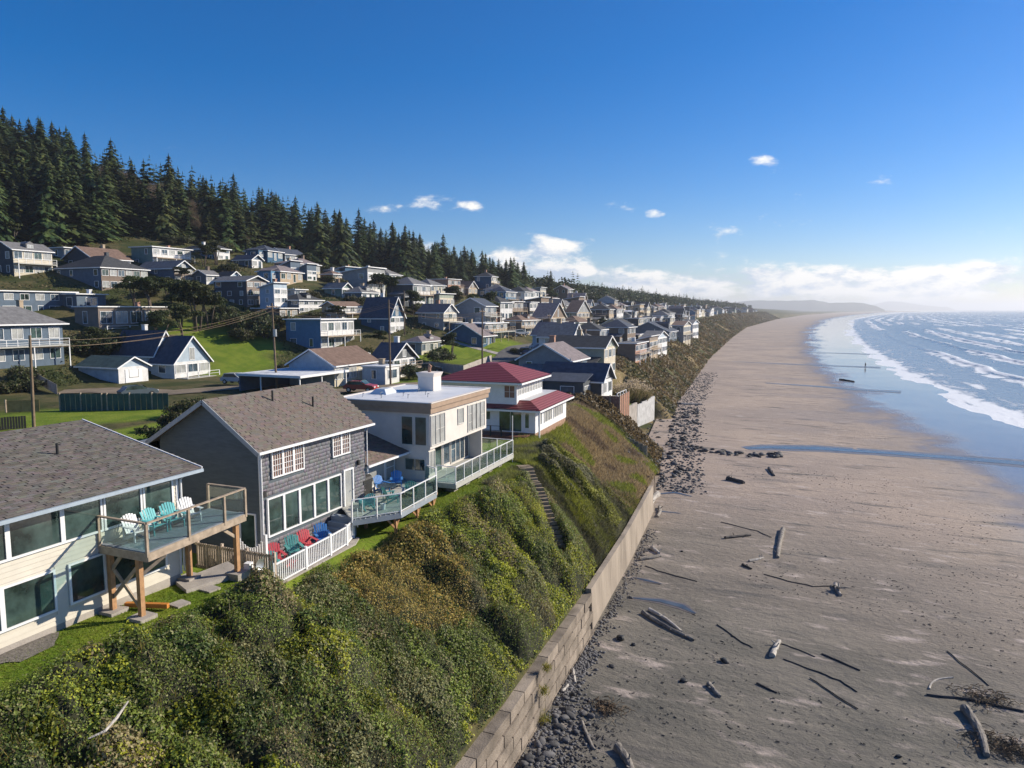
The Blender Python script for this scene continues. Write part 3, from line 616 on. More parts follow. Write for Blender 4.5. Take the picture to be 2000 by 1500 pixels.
# ------------------------------------------------------------------ windows, chairs and rails for the near houses
WC = {}
def window(par, face, a0, a1, z0, z1, pos, pane, cols=1, rows=1, fw=.09, dp=.07, frame=None, name='window', mt=None):
    """face 'x': wall looks to +X at x=pos, a = y range; 'y': wall looks to -Y at y=pos, a = x range"""
    w = round(a1-a0, 2); h = round(z1-z0, 2); frame = frame or M['trim']; key = (face, w, h, cols, rows, fw, dp, frame.name, pane.name)
    if key not in WC:
        def bx(mb, a, b, c, d, e0, e1):
            return mb.box(e0, e1, a, b, c, d) if face == 'x' else mb.box(a, b, -e1, -e0, c, d)
        m = MB(); bx(m, -fw, w+fw, -fw, 0, -.02, dp); bx(m, -fw, w+fw, h, h+fw, -.02, dp); bx(m, -fw, 0, 0, h, -.02, dp); bx(m, w, w+fw, 0, h, -.02, dp)
        for i in range(1, cols): u = w*i/cols; bx(m, u-(mt or fw*.3), u+(mt or fw*.3), 0, h, -.02, dp*.8)
        for j in range(1, rows): u = h*j/rows; bx(m, 0, w, u-(mt or fw*.22), u+(mt or fw*.22), -.02, dp*.7)
        p = MB(); bx(p, 0, w, 0, h, -.02, .018)
        fo = m.build(name, frame, par); po = p.build('pane', pane, fo); WC[key] = (fo.data, po.data)
    else:
        fo = place(name, WC[key][0], par); po = place('pane', WC[key][1], fo)
    fo.location = (pos, a0, z0) if face == 'x' else (a0, pos, z0)
    return fo
def adirondack(X, Y, Z, rz, m, label, group=None, s=1.0):
    t = thing('adirondack_chair', label, 'chair', (X, Y, Z), rz, group); t.scale = (s, s, s)
    mb = MB()
    for i in range(6):
        y = -.25+i*.1; tp = .98-.10*(abs(i-2.5)/2.5)**2; mb.beam((-.12, y, .26), (-.42, y*1.15, tp), .085, .02, (1, 0, 0))
    mb.beam((-.22, -.27, .5), (-.22, .27, .5), .03, .06); mb.build('backrest', m, t)
    mb = MB()
    for i in range(5): x = -.1+i*.115; mb.beam((x, -.27, .28+.10*(x+.1)/.5), (x, .27, .28+.10*(x+.1)/.5), .1, .02)
    mb.build('seat', m, t)
    for sy in (-1, 1):
        MB().box(-.32, .46, sy*.33-.07, sy*.33+.07, .55, .575).build('armrest', m, t)
        MB().box(.32, .40, sy*.30-.014, sy*.30+.014, 0, .55).build('leg', m, t)
        MB().beam((.40, sy*.27, .33), (-.42, sy*.27, .02), .03, .11).beam((-.28, sy*.31, .08), (-.28, sy*.31, .55), .03, .06).build('leg', m, t)
    return t
CH = {k: mat('chair_'+k, c, .55, .06, 3) for k, c in dict(white=(.75, .76, .78), teal=(.10, .42, .45), red=(.52, .07, .09), blue=(.06, .22, .55), green=(.10, .33, .32)).items()}
def glass_rail(par, pts, z0, h, post_m, top_m, pr=.03, topw=.05, every=1.25, name='railing', wood=False, last=True):
    """posts, glass panels and a top rail along local polyline pts; each panel and post a child"""
    for i in range(len(pts)-1):
        p, q = np.array(pts[i]), np.array(pts[i+1]); L = np.linalg.norm(q-p); n = max(1, round(L/every))
        for k in range(n):
            a = p+(q-p)*k/n; b = p+(q-p)*(k+1)/n; d = (b-a)/np.linalg.norm(b-a)
            MB().beam((*(a+d*pr*1.6), z0+.08+(h-.14)/2), (*(b-d*pr*1.6), z0+.08+(h-.14)/2), .012, h-.16).build('glass_panel', M['glass'], par)
            MB().box(a[0]-pr, a[0]+pr, a[1]-pr, a[1]+pr, z0-.15, z0+h-.01).build('post', post_m, par)
            if last and k == n-1 and i == len(pts)-2: MB().box(b[0]-pr, b[0]+pr, b[1]-pr, b[1]+pr, z0-.15, z0+h-.01).build('post', post_m, par)
        MB().beam((*p, z0+h+.015), (*q, z0+h+.015), topw, .045).build('top_rail', top_m, par)
        if not wood: MB().beam((*p, z0+.07), (*q, z0+.07), topw*.7, .035).build('bottom_rail', top_m, par)
def shingles(P0, ux, uy, nx, ny, m, base, parent, name='shingles', lap=.015, cols=None, jit=.004, cut=None, var=.38):
    """courses of thin tabs on a plane: P0 origin, ux along, uy up-slope (3-vectors of one tab's exposure)"""
    P0, ux, uy = map(lambda a: np.array(a, float), (P0, ux, uy)); nrm = np.cross(ux, uy); nrm /= np.linalg.norm(nrm)
    I, J = np.meshgrid(np.arange(nx), np.arange(ny)); I = I.ravel().astype(float); J = J.ravel().astype(float); n = len(I)
    I2 = I+np.where(J % 2 == 1, .5, 0)+rng.uniform(-.12, .12, n)
    if cut is not None:
        k = cut(P0+np.outer(I2+.5, ux)+np.outer(J+.5, uy)); I2, J = I2[k], J[k]; n = len(J)
    g = .012; o = P0+np.outer(I2, ux)+np.outer(J+rng.uniform(-.07, .07, n), uy); th = lap*rng.uniform(.7, 1.2, n)[:, None]
    a = o+ux*g; b = o+ux*(1-g); v = np.stack([a+nrm*th*.2, b+nrm*th*.2, b+nrm*th*1.2, a+nrm*th*1.2, b+uy*1.12+nrm*lap*.25, a+uy*1.12+nrm*lap*.25], 1).reshape(-1, 3)
    i = np.arange(n)[:, None]*6; f = np.concatenate([i+np.array([[0, 1, 2, 3]]), i+np.array([[3, 2, 4, 5]])], 1).reshape(-1, 4)
    c = np.array(base)*rng.uniform(1-var, 1+var, (n, 1))*(1+.15*(rng.random((n, 3))-.5)); me = npmesh(name, v, f, m, np.repeat(c, 2, 0)); o = place(name, me, parent); o['kind'] = 'stuff'; return o
def colmat(name, rough=.9, spec=.2):
    m = bpy.data.materials.new(name); m.use_nodes = True; N = m.node_tree.nodes; a = N.new('ShaderNodeAttribute'); a.attribute_name = 'Col'
    b = N['Principled BSDF']; b.inputs['Roughness'].default_value = rough; b.inputs['Specular IOR Level'].default_value = spec; m.node_tree.links.new(a.outputs['Color'], b.inputs['Base Color']); return m
M['tabs'] = colmat('shingle_tabs')

# ------------------------------------------------------------------ cream house with wooden deck
def cream_house():
    O = (-22.6, 16.0, 9.4); t = thing('beach_house', 'cream sided two storey house with grey shingle roof and wooden glass railed deck', 'house', O)
    Y0, Y1 = -12.0, 4.05; Ht = 4.4
    w = MB().box(-12.4, 0, Y0, Y1, -.5, 4.28).add([(0, Y1, 4.28), (-12.4, Y1, 4.28), (-6.2, Y1, 5.7)], [(0, 2, 1)]).build('wall', M['cream'], t)
    MB().box(-12.3, .02, Y0, Y1-.05, -.55, .22).build('foundation', M['conc'], t)
    ups = [(-4.0, -2.45), (-2.3, -.70), (-.55, .75), (.95, 2.35), (2.55, 3.75)]; lows = [(-4.4, -2.75), (-2.6, -1.05), (-.45, .75), (.95, 2.05), (2.3, 3.3)]
    ups = [(a, b, 2.95, 4.12) for a, b in ups]; lows = [(a, b, .78, 2.05) for a, b in lows]
    # lap boards, cut at the windows
    zz = .22; k = 0
    while zz < 4.2:
        h = .165; holes = sorted((a-.1, b+.1) for a, b, c, d in ups+lows if c-.09 < zz+h-.02 and d+.09 > zz); y = -7.5
        for a, b in holes+[(Y1, Y1)]:
            if a-y > .08: MB().add([(.004, y, zz), (.030, y, zz), (.030, a, zz), (.004, a, zz), (.004, y, zz+h), (.010, y, zz+h), (.010, a, zz+h), (.004, a, zz+h)], [(0,3,2,1),(4,5,6,7),(0,1,5,4),(1,2,6,5),(2,3,7,6),(3,0,4,7)]).build('siding_board', M['cream'], w)
            y = max(y, b)
        zz += h
    for a, b, c, d in ups: window(t, 'x', a, b, c, d, .03, M['pane'], fw=.075, dp=.06)
    for a, b, c, d in lows: window(t, 'x', a, b, c, d, .03, M['pane'], fw=.075, dp=.06)
    MB().box(-.06, .05, Y1-.06, Y1+.05, .2, 4.25).build('corner_board', M['trim'], t)
    # roof
    sl = 1.5/6.7; RX, RZ = -6.2, 5.86; ex, ez = .55, RZ-6.75*sl; y1 = Y1+.75
    r = MB(); r.slab([(ex, Y0, ez), (ex, y1, ez), (RX, y1, RZ), (RX, Y0, RZ)], .12); r.slab([(RX, Y0, RZ), (RX, y1, RZ), (-12.95, y1, ez), (-12.95, Y0, ez)], .12)
    rm = mat('shingle_felt', (.10, .095, .09), .9, .2, 3); ro = r.build('roof', rm, t)
    n = math.hypot(6.75, RZ-ez); ny = int(n/.15); uy = np.array((RX-ex, 0, RZ-ez))/ny
    shingles((ex+.02, -9, ez+.004), (0, .30, 0), uy, int((y1+9)/.30), ny, M['tabs'], (.110, .102, .096), ro, var=.24)
    MB().beam((ex+.06, Y0, ez-.08), (ex+.06, y1, ez-.08), .11, .12).build('gutter', mat('blue_grey_gutter', (.36, .43, .50), .4, .1, 3), t)
    MB().beam((ex, y1+.02, ez-.05), (RX, y1+.02, RZ-.05), .04, .2).build('fascia', M['trim'], t)
    MB().tube([(ex, Y1+.1, ez-.1), (.12, Y1+.1, ez-.35), (.10, Y1+.1, .3)], .04, 8).build('downspout', M['trim'], t)
    for x, y in ((-3.2, 1.6), (-4.6, -2.2)): MB().tube([(x, y, 5.0), (x, y, 5.62)], .05, 8).build('vent_pipe', M['dark'], t)
    # deck
    z = 2.45; D = [(-.0, .65), (2.35, .65), (1.95, 5.6), (-.1, 5.6)]
    mb = MB()
    for i in range(14):
        u = i/14; x0 = .03+u*2.3; x1 = x0+2.3/14-.012; MB().slab([(x0, .68, z), (x1, .68, z), (x1-.38*(u+.07), 5.58, z), (x0-.38*u, 5.58, z)], .03).build('deck_board', M['deck'], t)
    for p, q in (((0, .65), (2.35, .65)), ((2.35, .65), (1.95, 5.6)), ((1.95, 5.6), (-.1, 5.6))): MB().beam((*p, z-.17), (*q, z-.17), .06, .28).build('rim_joist', M['wood'], t)
    glass_rail(t, [(.05, .65), (2.35, .65)], z, 1.0, M['wood'], M['wood'], .045, .11, 2.4, wood=True, last=False)
    glass_rail(t, [(2.35, .65), (2.2, 2.55), (2.05, 4.4), (1.95, 5.6), (.0, 5.6)], z, 1.0, M['wood'], M['wood'], .045, .11, 2.4, wood=True)
    for x, y in ((.35, .8), (1.75, .8), (.30, 4.2), (1.7, 5.3)):
        MB().box(x-.085, x+.085, y-.085, y+.085, -.3, z-.3).build('post', M['cedar'], t)
        MB().box(x-.34, x+.34, y-.34, y+.34, -.3, .10).build('footing', M['conc'], t)
    for p, q in (((.35, .8, .5), (1.75, .8, 1.9)), ((1.75, .78, .35), (.55, .78, 1.55)), ((1.75, .8, 1.5), (2.2, 1.5, 2.1)), ((.35, .8, 1.5), (.9, .8, 2.1)), ((1.7, 5.3, 1.5), (1.75, 4.5, 2.1))): MB().beam(p, q, .06, .12).build('brace', M['wood'], t)
    for y, c, nm in ((1.55, 'white', 'white adirondack chair at the railing end of the wooden deck'), (2.35, 'teal', 'teal adirondack chair next to the end white one on the wooden deck'), (3.15, 'teal', 'teal adirondack chair in the middle of the wooden deck row'), (3.95, 'white', 'white adirondack chair by the house corner on the wooden deck')):
        adirondack(-22.6+.72, 16+y, 9.4+z, -.15+random.uniform(-.15, .15), CH[c], nm, s=.9)
cream_house()
def near_ground():
    def slab(label, name, pts, z, th, m, cat):
        c = np.mean(pts, 0); t = MB().slab([(p[0]-c[0], p[1]-c[1], 0) for p in pts], th).build(name, m, None, loc=(c[0], c[1], z)); tag(t, label, cat)
    slab('weathered concrete landing under the far deck posts', 'concrete_slab', [(-22.5, 19.7), (-21.4, 19.2), (-20.9, 21.6), (-22.3, 22.2)], 9.42, .2, M['conc'], 'slab')
    for p, l in (((350, 1181), 'square paving stone in the lawn nearest the cream house'), ((410, 1152), 'angular paving stone in the lawn beside the concrete landing')):
        X, Y, Z = hit(*p); slab(l, 'paving_stone', [(X-.3, Y-.25), (X+.28, Y-.3), (X+.33, Y+.22), (X-.2, Y+.3)], Z+.07, .14, M['conc'], 'stone')
    X, Y, Z = atz(275, 1187, 9.5); o = MB().beam((-.75, 0, 0), (.75, .5, 0), .16, .16).build('timber', M['orange'], None, loc=(X, Y, Z)); tag(o, 'orange timber lying on the lawn behind the deck posts', 'timber')
    X, Y, Z = hit(45, 1270); mb = MB(); n = 14; mb.add([(0, 0, .02)]+[(math.cos(i/n*6.283)*(.7+.12*math.sin(i*3)), math.sin(i/n*6.283)*(1.1+.2*math.sin(i*2)), 0) for i in range(n)], [(0, i+1, (i+1) % n+1) for i in range(n)])
    struct(mb.build('gravel_patch', M['gravel'], None, loc=(X, Y, Z+.03)))
    # satellite dish
    X, Y = -20.55, 21.75; Z = gz(X, Y); t = thing('satellite_dish', 'round pale satellite dish on a short mast at the lawn edge', 'dish', (X, Y, Z), .2)
    mb = MB(); n = 20; rings = [(0, .0), (.14, .02), (.22, .06), (.30, .12)]; v = []; f = []
    for r, dz in rings:
        for k in range(n): a = k/n*6.283; v.append((.22+dz, r*math.cos(a), .55+r*math.sin(a)))
    for i in range(3):
        for k in range(n): f.append((i*n+k, i*n+(k+1) % n, (i+1)*n+(k+1) % n, (i+1)*n+k))
    mb.add(v, f); mb.build('reflector', M['steel'], t, True); MB().tube([(-.05, 0, 0), (-.05, 0, .6), (.2, 0, .55)], .03).build('mast', M['dark'], t); MB().box(-.30, -.04, -.14, .14, .42, .66).build('receiver_box', M['trim'], t); MB().tube([(.22, 0, .3), (.55, 0, .5)], .012, 6).build('feed_arm', M['steel'], t)
    # slat fence between the two houses
    t = thing('slat_fence', 'weathered wooden slat fence between the cream and grey houses', 'fence', (-20.45, 22.75, 8.55))
    fm = mat('fence_slat', (.40, .33, .27), .85, .3, 4, rnd=.35)
    for i in range(34):
        x = -i*.125; MB().box(x-.045, x+.045, -.012, .012, -.1, 1.22+random.uniform(-.01, .01)).build('slat', fm, t)
    for z in (.12, 1.1): MB().box(-4.3, .08, .014, .055, z, z+.09).build('rail', fm, t)
    for x in (0.07, -1.4, -2.8, -4.2): MB().box(x-.05, x+.05, .06, .16, -.2, 1.3).build('post', fm, t)
    # white railing of the terrace
    t = thing('picket_railing', 'white picket railing around the chair terrace of the grey house', 'railing', (-20.4, 22.8, 8.4)); pts = [(0, 0), (-.1, 2.2), (-.2, 4.1), (-.35, 5.6), (-.75, 6.7)]
    for i in range(len(pts)-1):
        p, q = np.array(pts[i]), np.array(pts[i+1]); n = int(np.linalg.norm(q-p)/.135)
        for k in range(1, n): a = p+(q-p)*k/n; MB().box(a[0]-.018, a[0]+.018, a[1]-.018, a[1]+.018, .06, .9).build('baluster', M['trim'], t)
        for z in (.06, .9): MB().beam((*p, z), (*q, z), .06, .06).build('rail', M['trim'], t)
    for p in pts: MB().box(p[0]-.055, p[0]+.055, p[1]-.055, p[1]+.055, -.4, 1.02).build('post', M['trim'], t)
    t = thing('garden_gate', 'white scooped garden gate behind the slat fence', 'gate', (-23.1, 23.6, 8.4)); n = 12
    for i in range(n):
        u = i/(n-1); MB().box(u*1.5-.05, u*1.5+.05, -.015, .015, .1, 1.15+.45*(2*u-1)**2*1.2).build('board', M['trim'], t)
    for x in (-.1, 1.6): MB().box(x-.06, x+.06, -.06, .06, 0, 1.85).build('post', M['trim'], t)
    for z in (.25, .95): MB().box(0, 1.5, .016, .05, z, z+.08).build('rail', M['trim'], t)
near_ground()

# ------------------------------------------------------------------ grey shingled house
def grey_house():
    O = (-22.8, 24.8, 8.3); t = thing('beach_house', 'dark grey shingled gable house with white framed windows and curved glass deck', 'house', O)
    sm = mat('slate_blue_siding', (.095, .118, .138), .8, .15, 2.0, .15, 20, stretch=(1, 1, 6)); L = 8.3; D = 6.1; H = 5.55; px, pz = -2.8, 7.45
    w = MB().box(-D, 0, 0, L, -1.2, H).add([(0, 0, H), (px, 0, pz), (-D, 0, H), (0, L, H), (px, L, pz), (-D, L, H)], [(0, 1, 2), (5, 4, 3)]).build('wall', sm, t)
    wins = [(.72, 3.0, 3.85, 5.32), (5.25, 6.85, 3.95, 5.35), (.3, 5.95, 1.12, 3.05), (6.2, 7.0, .95, 3.1)]
    def cut(P): return ~np.any([(P[:, 1] > a-.1) & (P[:, 1] < b+.1) & (P[:, 2] > c-.12) & (P[:, 2] < d+.08) for a, b, c, d in wins], 0) & (P[:, 1] < L-.05) & (P[:, 2] < H-.1)
    shingles((.012, 0.0, -.3), (0, .14, 0), (0, 0, .18), int(L/.14), int((H+.3)/.18), M['tabs'], (.245, .24, .265), w, 'shingles', .009, cut=cut, var=.16)
    for i in range(3): a = .80+i*.76; window(t, 'x', a, a+.62, 3.95, 5.25, .035, M['pane_tan'], 4, 5, .07, .07, mt=.011)
    for i in range(2): a = 5.35+i*.76; window(t, 'x', a, a+.62, 4.05, 5.28, .035, M['pane_tan'], 4, 5, .07, .07, mt=.011)
    for i in range(5): a = .40+i*1.12; window(t, 'x', a, a+.98, 1.25, 2.95, .035, M['pane'], 1, 1, .07, .08)
    d = window(t, 'x', 6.25, 6.95, 1.0, 3.05, .035, M['pane_pale'], 1, 1, .09, .08, name='door'); MB().tube([(.1, .62, .95), (.16, .62, .95), (.16, .55, .95)], .02, 6).build('handle', M['dark'], d)
    window(t, 'y', -1.2, -.35, .6, 2.3, 0, M['pane'], 1, 1, .07, .06)
    for y in (.08, 7.45): MB().box(.03, .16, y, y+.16, 3.0+.15, 3.0+.42).build('wall_lamp', M['dark'], t)
    MB().box(-.02, .06, -.05, .07, -.2, H).build('corner_board', M['trim'], t)
    # roof
    rm = mat('brown_felt', (.14, .12, .11), .9, .2, 3); o = .35; sl = (pz-H)/(-px); ex, ez = .38, H+.06-.38*sl; bx = -D-.38; bz = H+.06-.38*(pz-H)/(D+px); y0, y1 = -.45, L+.35; rz = pz+.12
    r = MB(); r.slab([(ex, y0, ez), (ex, y1, ez), (px, y1, rz), (px, y0, rz)], .1); r.slab([(px, y0, rz), (px, y1, rz), (bx, y1, bz), (bx, y0, bz)], .1); ro = r.build('roof', rm, t)
    n = math.hypot(ex-px, rz-ez); ny = int(n/.14); shingles((ex+.02, y0+.02, ez+.004), (0, .3, 0), np.array((px-ex, 0, rz-ez))/ny, int((y1-y0)/.3), ny, M['tabs'], (.145, .124, .112), ro, lap=.006, var=.12)
    MB().beam((ex+.05, y0, ez-.06), (ex+.05, y1, ez-.06), .1, .11).build('gutter', M['trim'], t)
    gr = mat('grey_trim', (.32, .34, .36), .6, .1, 3)
    for (a, c) in (((ex, ez), (px, rz)), ((px, rz), (bx, bz))): MB().beam((a[0], y0-.015, a[1]-.1), (c[0], y0-.015, c[1]-.1), .04, .2).build('fascia', gr, t)
    MB().tube([(ex, .0, ez-.1), (.10, .0, ez-.42), (.10, -.0, .1)], .04, 8).build('downspout', M['trim'], t); MB().tube([(ex, L-.05, ez-.1), (.10, L+.06, ez-.42), (.10, L+.06, 2.6)], .035, 8).build('downspout', M['trim'], t)
    for x, y in ((-2.1, 3.4), (-1.35, 5.6)): z = ez+(ex-x)*(rz-ez)/(ex-px); MB().tube([(x, y, z-.2), (x, y, z+.55)], .05, 8).build('vent_pipe', M['dark'], t)
    # rear wing and the side bay
    dk = mat('dark_shingle_roof', (.07, .075, .085), .9, .25, 4)
    b = MB().box(-9.6, -D-.02, 1.2, 7.6, -1, 4.6).build('rear_wing', sm, t); MB().slab([(-5.6, .8, 5.7), (-5.6, 8, 5.7), (-10.2, 8, 4.55), (-10.2, .8, 4.55)][::-1], .12).build('rear_roof', dk, t); MB().beam((-5.8, .78, 5.62), (-10.2, .78, 4.5), .04, .2).build('fascia', M['trim'], t)
    MB().box(-4.5, -.75, L+.02, L+4.3, -1.2, 2.9).build('bay', M['white_wall'], t)
    for a, bb in ((L+.25, L+1.15), (L+1.35, L+3.0), (L+3.2, L+4.1)): window(t, 'x', a, bb, .95+.35, 2.8, -.75, M['pane_pale'], 1, 2 if bb-a < 1.2 else 1, .07, .06)
    window(t, 'y', -2.3, -.95, 1.3, 2.7, L+.0, M['pane'], 1, 1, .06, .06)
    n = math.hypot(4.4, 1.45); br = MB().slab([(.15, L+.03, 2.95), (.15, L+4.75, 2.95), (-4.3, L+4.75, 4.45), (-4.3, L+.03, 4.45)], .1).build('bay_roof', rm, t)
    shingles((.17, L+.05, 2.955), (0, .3, 0), np.array((-4.45, 0, 1.5))/32, 15, 32, M['tabs'], (.145, .115, .10), br, lap=.008, var=.16)
    MB().beam((.2, L+.03, 2.88), (.2, L+4.75, 2.88), .1, .11).build('gutter', M['trim'], t)
    # deck: polygon in local coords
    z = 1.15; poly = [(-.0, 5.0+1.0), (1.9, 4.3), (3.45, 6.4), (3.2, 10.7), (2.3, 12.3), (.9, 13.0), (-.75, 12.8)]
    def inside(x, y):
        c = False
        for i in range(len(poly)):
            (x1, y1_), (x2, y2) = poly[i], poly[i-1]
            if (y1_ > y) != (y2 > y) and x < (x2-x1)*(y-y1_)/(y2-y1_)+x1: c = not c
        return c
    x = -.7
    while x < 3.4:
        ys = [y for y in np.arange(4.3, 13.1, .05) if inside(x+.08, y)]
        if ys: MB().box(x, x+.148, ys[0], ys[-1]+.05, z-.035, z).build('deck_board', M['deck_pale'], t)
        x += .16
    bm = mat('blue_grey_rim', (.28, .32, .36), .6, .1, 2)
    for i in range(1, len(poly)-1): MB().beam((*poly[i], z-.17), (*poly[i+1], z-.17), .06, .28).build('rim_joist', bm, t)
    glass_rail(t, poly[1:], z, 1.0, M['trim'], M['trim'], .03, .06, 1.35)
    for x, y, g in ((3.0, 6.6, 7.0), (2.9, 9.0, 6.5), (2.8, 11.0, 7.5), (1.2, 6.5, 8), (1.0, 10, 8)):
        zb = gz(-22.8+x, 24.8+y)-8.3-.3; MB().box(x-.07, x+.07, y-.07, y+.07, zb, z-.3).build('post', M['cedar'], t); MB().beam((x, y, z-1.0), (x-.1, y+.7, z-.3), .06, .1).beam((x, y, z-1.0), (x-.1, y-.7, z-.3), .06, .1).build('brace', M['cedar'], t)
    # terrace with steps
    MB().slab([(.02, -1.9, .06), (2.42, -1.9, .06), (2.3, 4.0, .06), (1.9, 4.9, .06), (.02, 5.2, .06)], .9).build('terrace', M['conc'], t)
    for i in range(4): MB().box(.15, 1.75-.1*i, 4.0+.3*i, 4.35+.3*i, .0, .06+.24*(i+1)).build('step', bm, t)
    for i in range(3): MB().box(1.8, 1.84, 4.4+.45*i, 4.44+.45*i, .3+.3*i, 1.3+.3*i).build('baluster', M['trim'], t)
    for x, y, c, l in ((1.4, -1.0, 'green', 'green chair in the terrace corner beside the slat fence'), (.75, .0, 'red', 'red adirondack chair with footrest at the fence end of the terrace'), (.75, 1.25, 'green', 'green adirondack chair between the two red ones on the terrace'), (.75, 2.2, 'red', 'red adirondack chair beside the blue one on the terrace'), (.8, 3.3, 'blue', 'blue adirondack chair at the foot of the terrace steps')):
        adirondack(-22.8+x, 24.8+y, 8.37, -.5+random.uniform(-.2, .2), CH[c], l)
    o = MB().box(-.25, .25, -.2, .2, .28, .32).box(-.2, -.16, -.18, .18, 0, .28).box(.16, .2, -.18, .18, 0, .28).build('footstool', CH['red'], None, loc=(-22.8+1.5, 24.9, 8.37)); tag(o, 'low red footstool before the red terrace chair', 'stool')
    for x, y, c, l, a in ((1.5, 6.2, 'teal', 'pale teal adirondack chair by the door on the curved deck', 2.6), (1.9, 7.8, 'green', 'green adirondack chair beside the deck table', 1.0), (2.2, 9.6, 'green', 'green adirondack chair near the bend of the glass railing', 2.0), (.4, 10.9, 'blue', 'blue adirondack chair at the far end of the curved deck', -1.0), (.2, 9.6, 'blue', 'dark blue chair by the bay windows on the curved deck', -.3)):
        adirondack(-22.8+x, 24.8+y, 8.3+z, a, CH[c], l, s=.95)
    tb = thing('patio_table', 'round glass patio table among the chairs on the curved deck', 'table', (-22.8+1.2, 24.8+8.6, 8.3+z)); MB().tube([(0, 0, .68), (0, 0, .72)], .55, 20).build('table_top', M['pane_blue'], tb)
    for a in range(4): MB().beam((.4*math.cos(a*1.57), .4*math.sin(a*1.57), 0), (.3*math.cos(a*1.57), .3*math.sin(a*1.57), .68), .03, .03).build('leg', M['dark'], tb)
    g = thing('barbecue_grill', 'black covered barbecue grill against the bay on the curved deck', 'grill', (-22.8-.2, 24.8+8.5, 8.3+z)); MB().box(-.25, .25, -.45, .45, .75, .95).tube([(0, -.44, .95), (0, .44, .95)], .22, 10).build('hood', M['dark'], g); MB().box(-.22, .22, -.4, .4, .1, .75).build('cabinet', M['dark'], g)
    for y in (-.38, .38): MB().box(-.2, -.16, y, y+.04, 0, .1).box(.16, .2, y, y+.04, 0, .1).build('foot', M['dark'], g)
    bt = thing('deck_bucket', 'small pale bucket on the boards behind the curved glass railing', 'bucket', (-22.8+2.3, 24.8+6.5, 8.3+z)); MB().tube([(0, 0, 0), (0, 0, .32)], [.11, .15], 12).build('body', M['trim'], bt); MB().tube([(0, -.15, .3), (0, -.1, .42), (0, .1, .42), (0, .15, .3)], .008, 5).build('handle', M['dark'], bt)
grey_house()

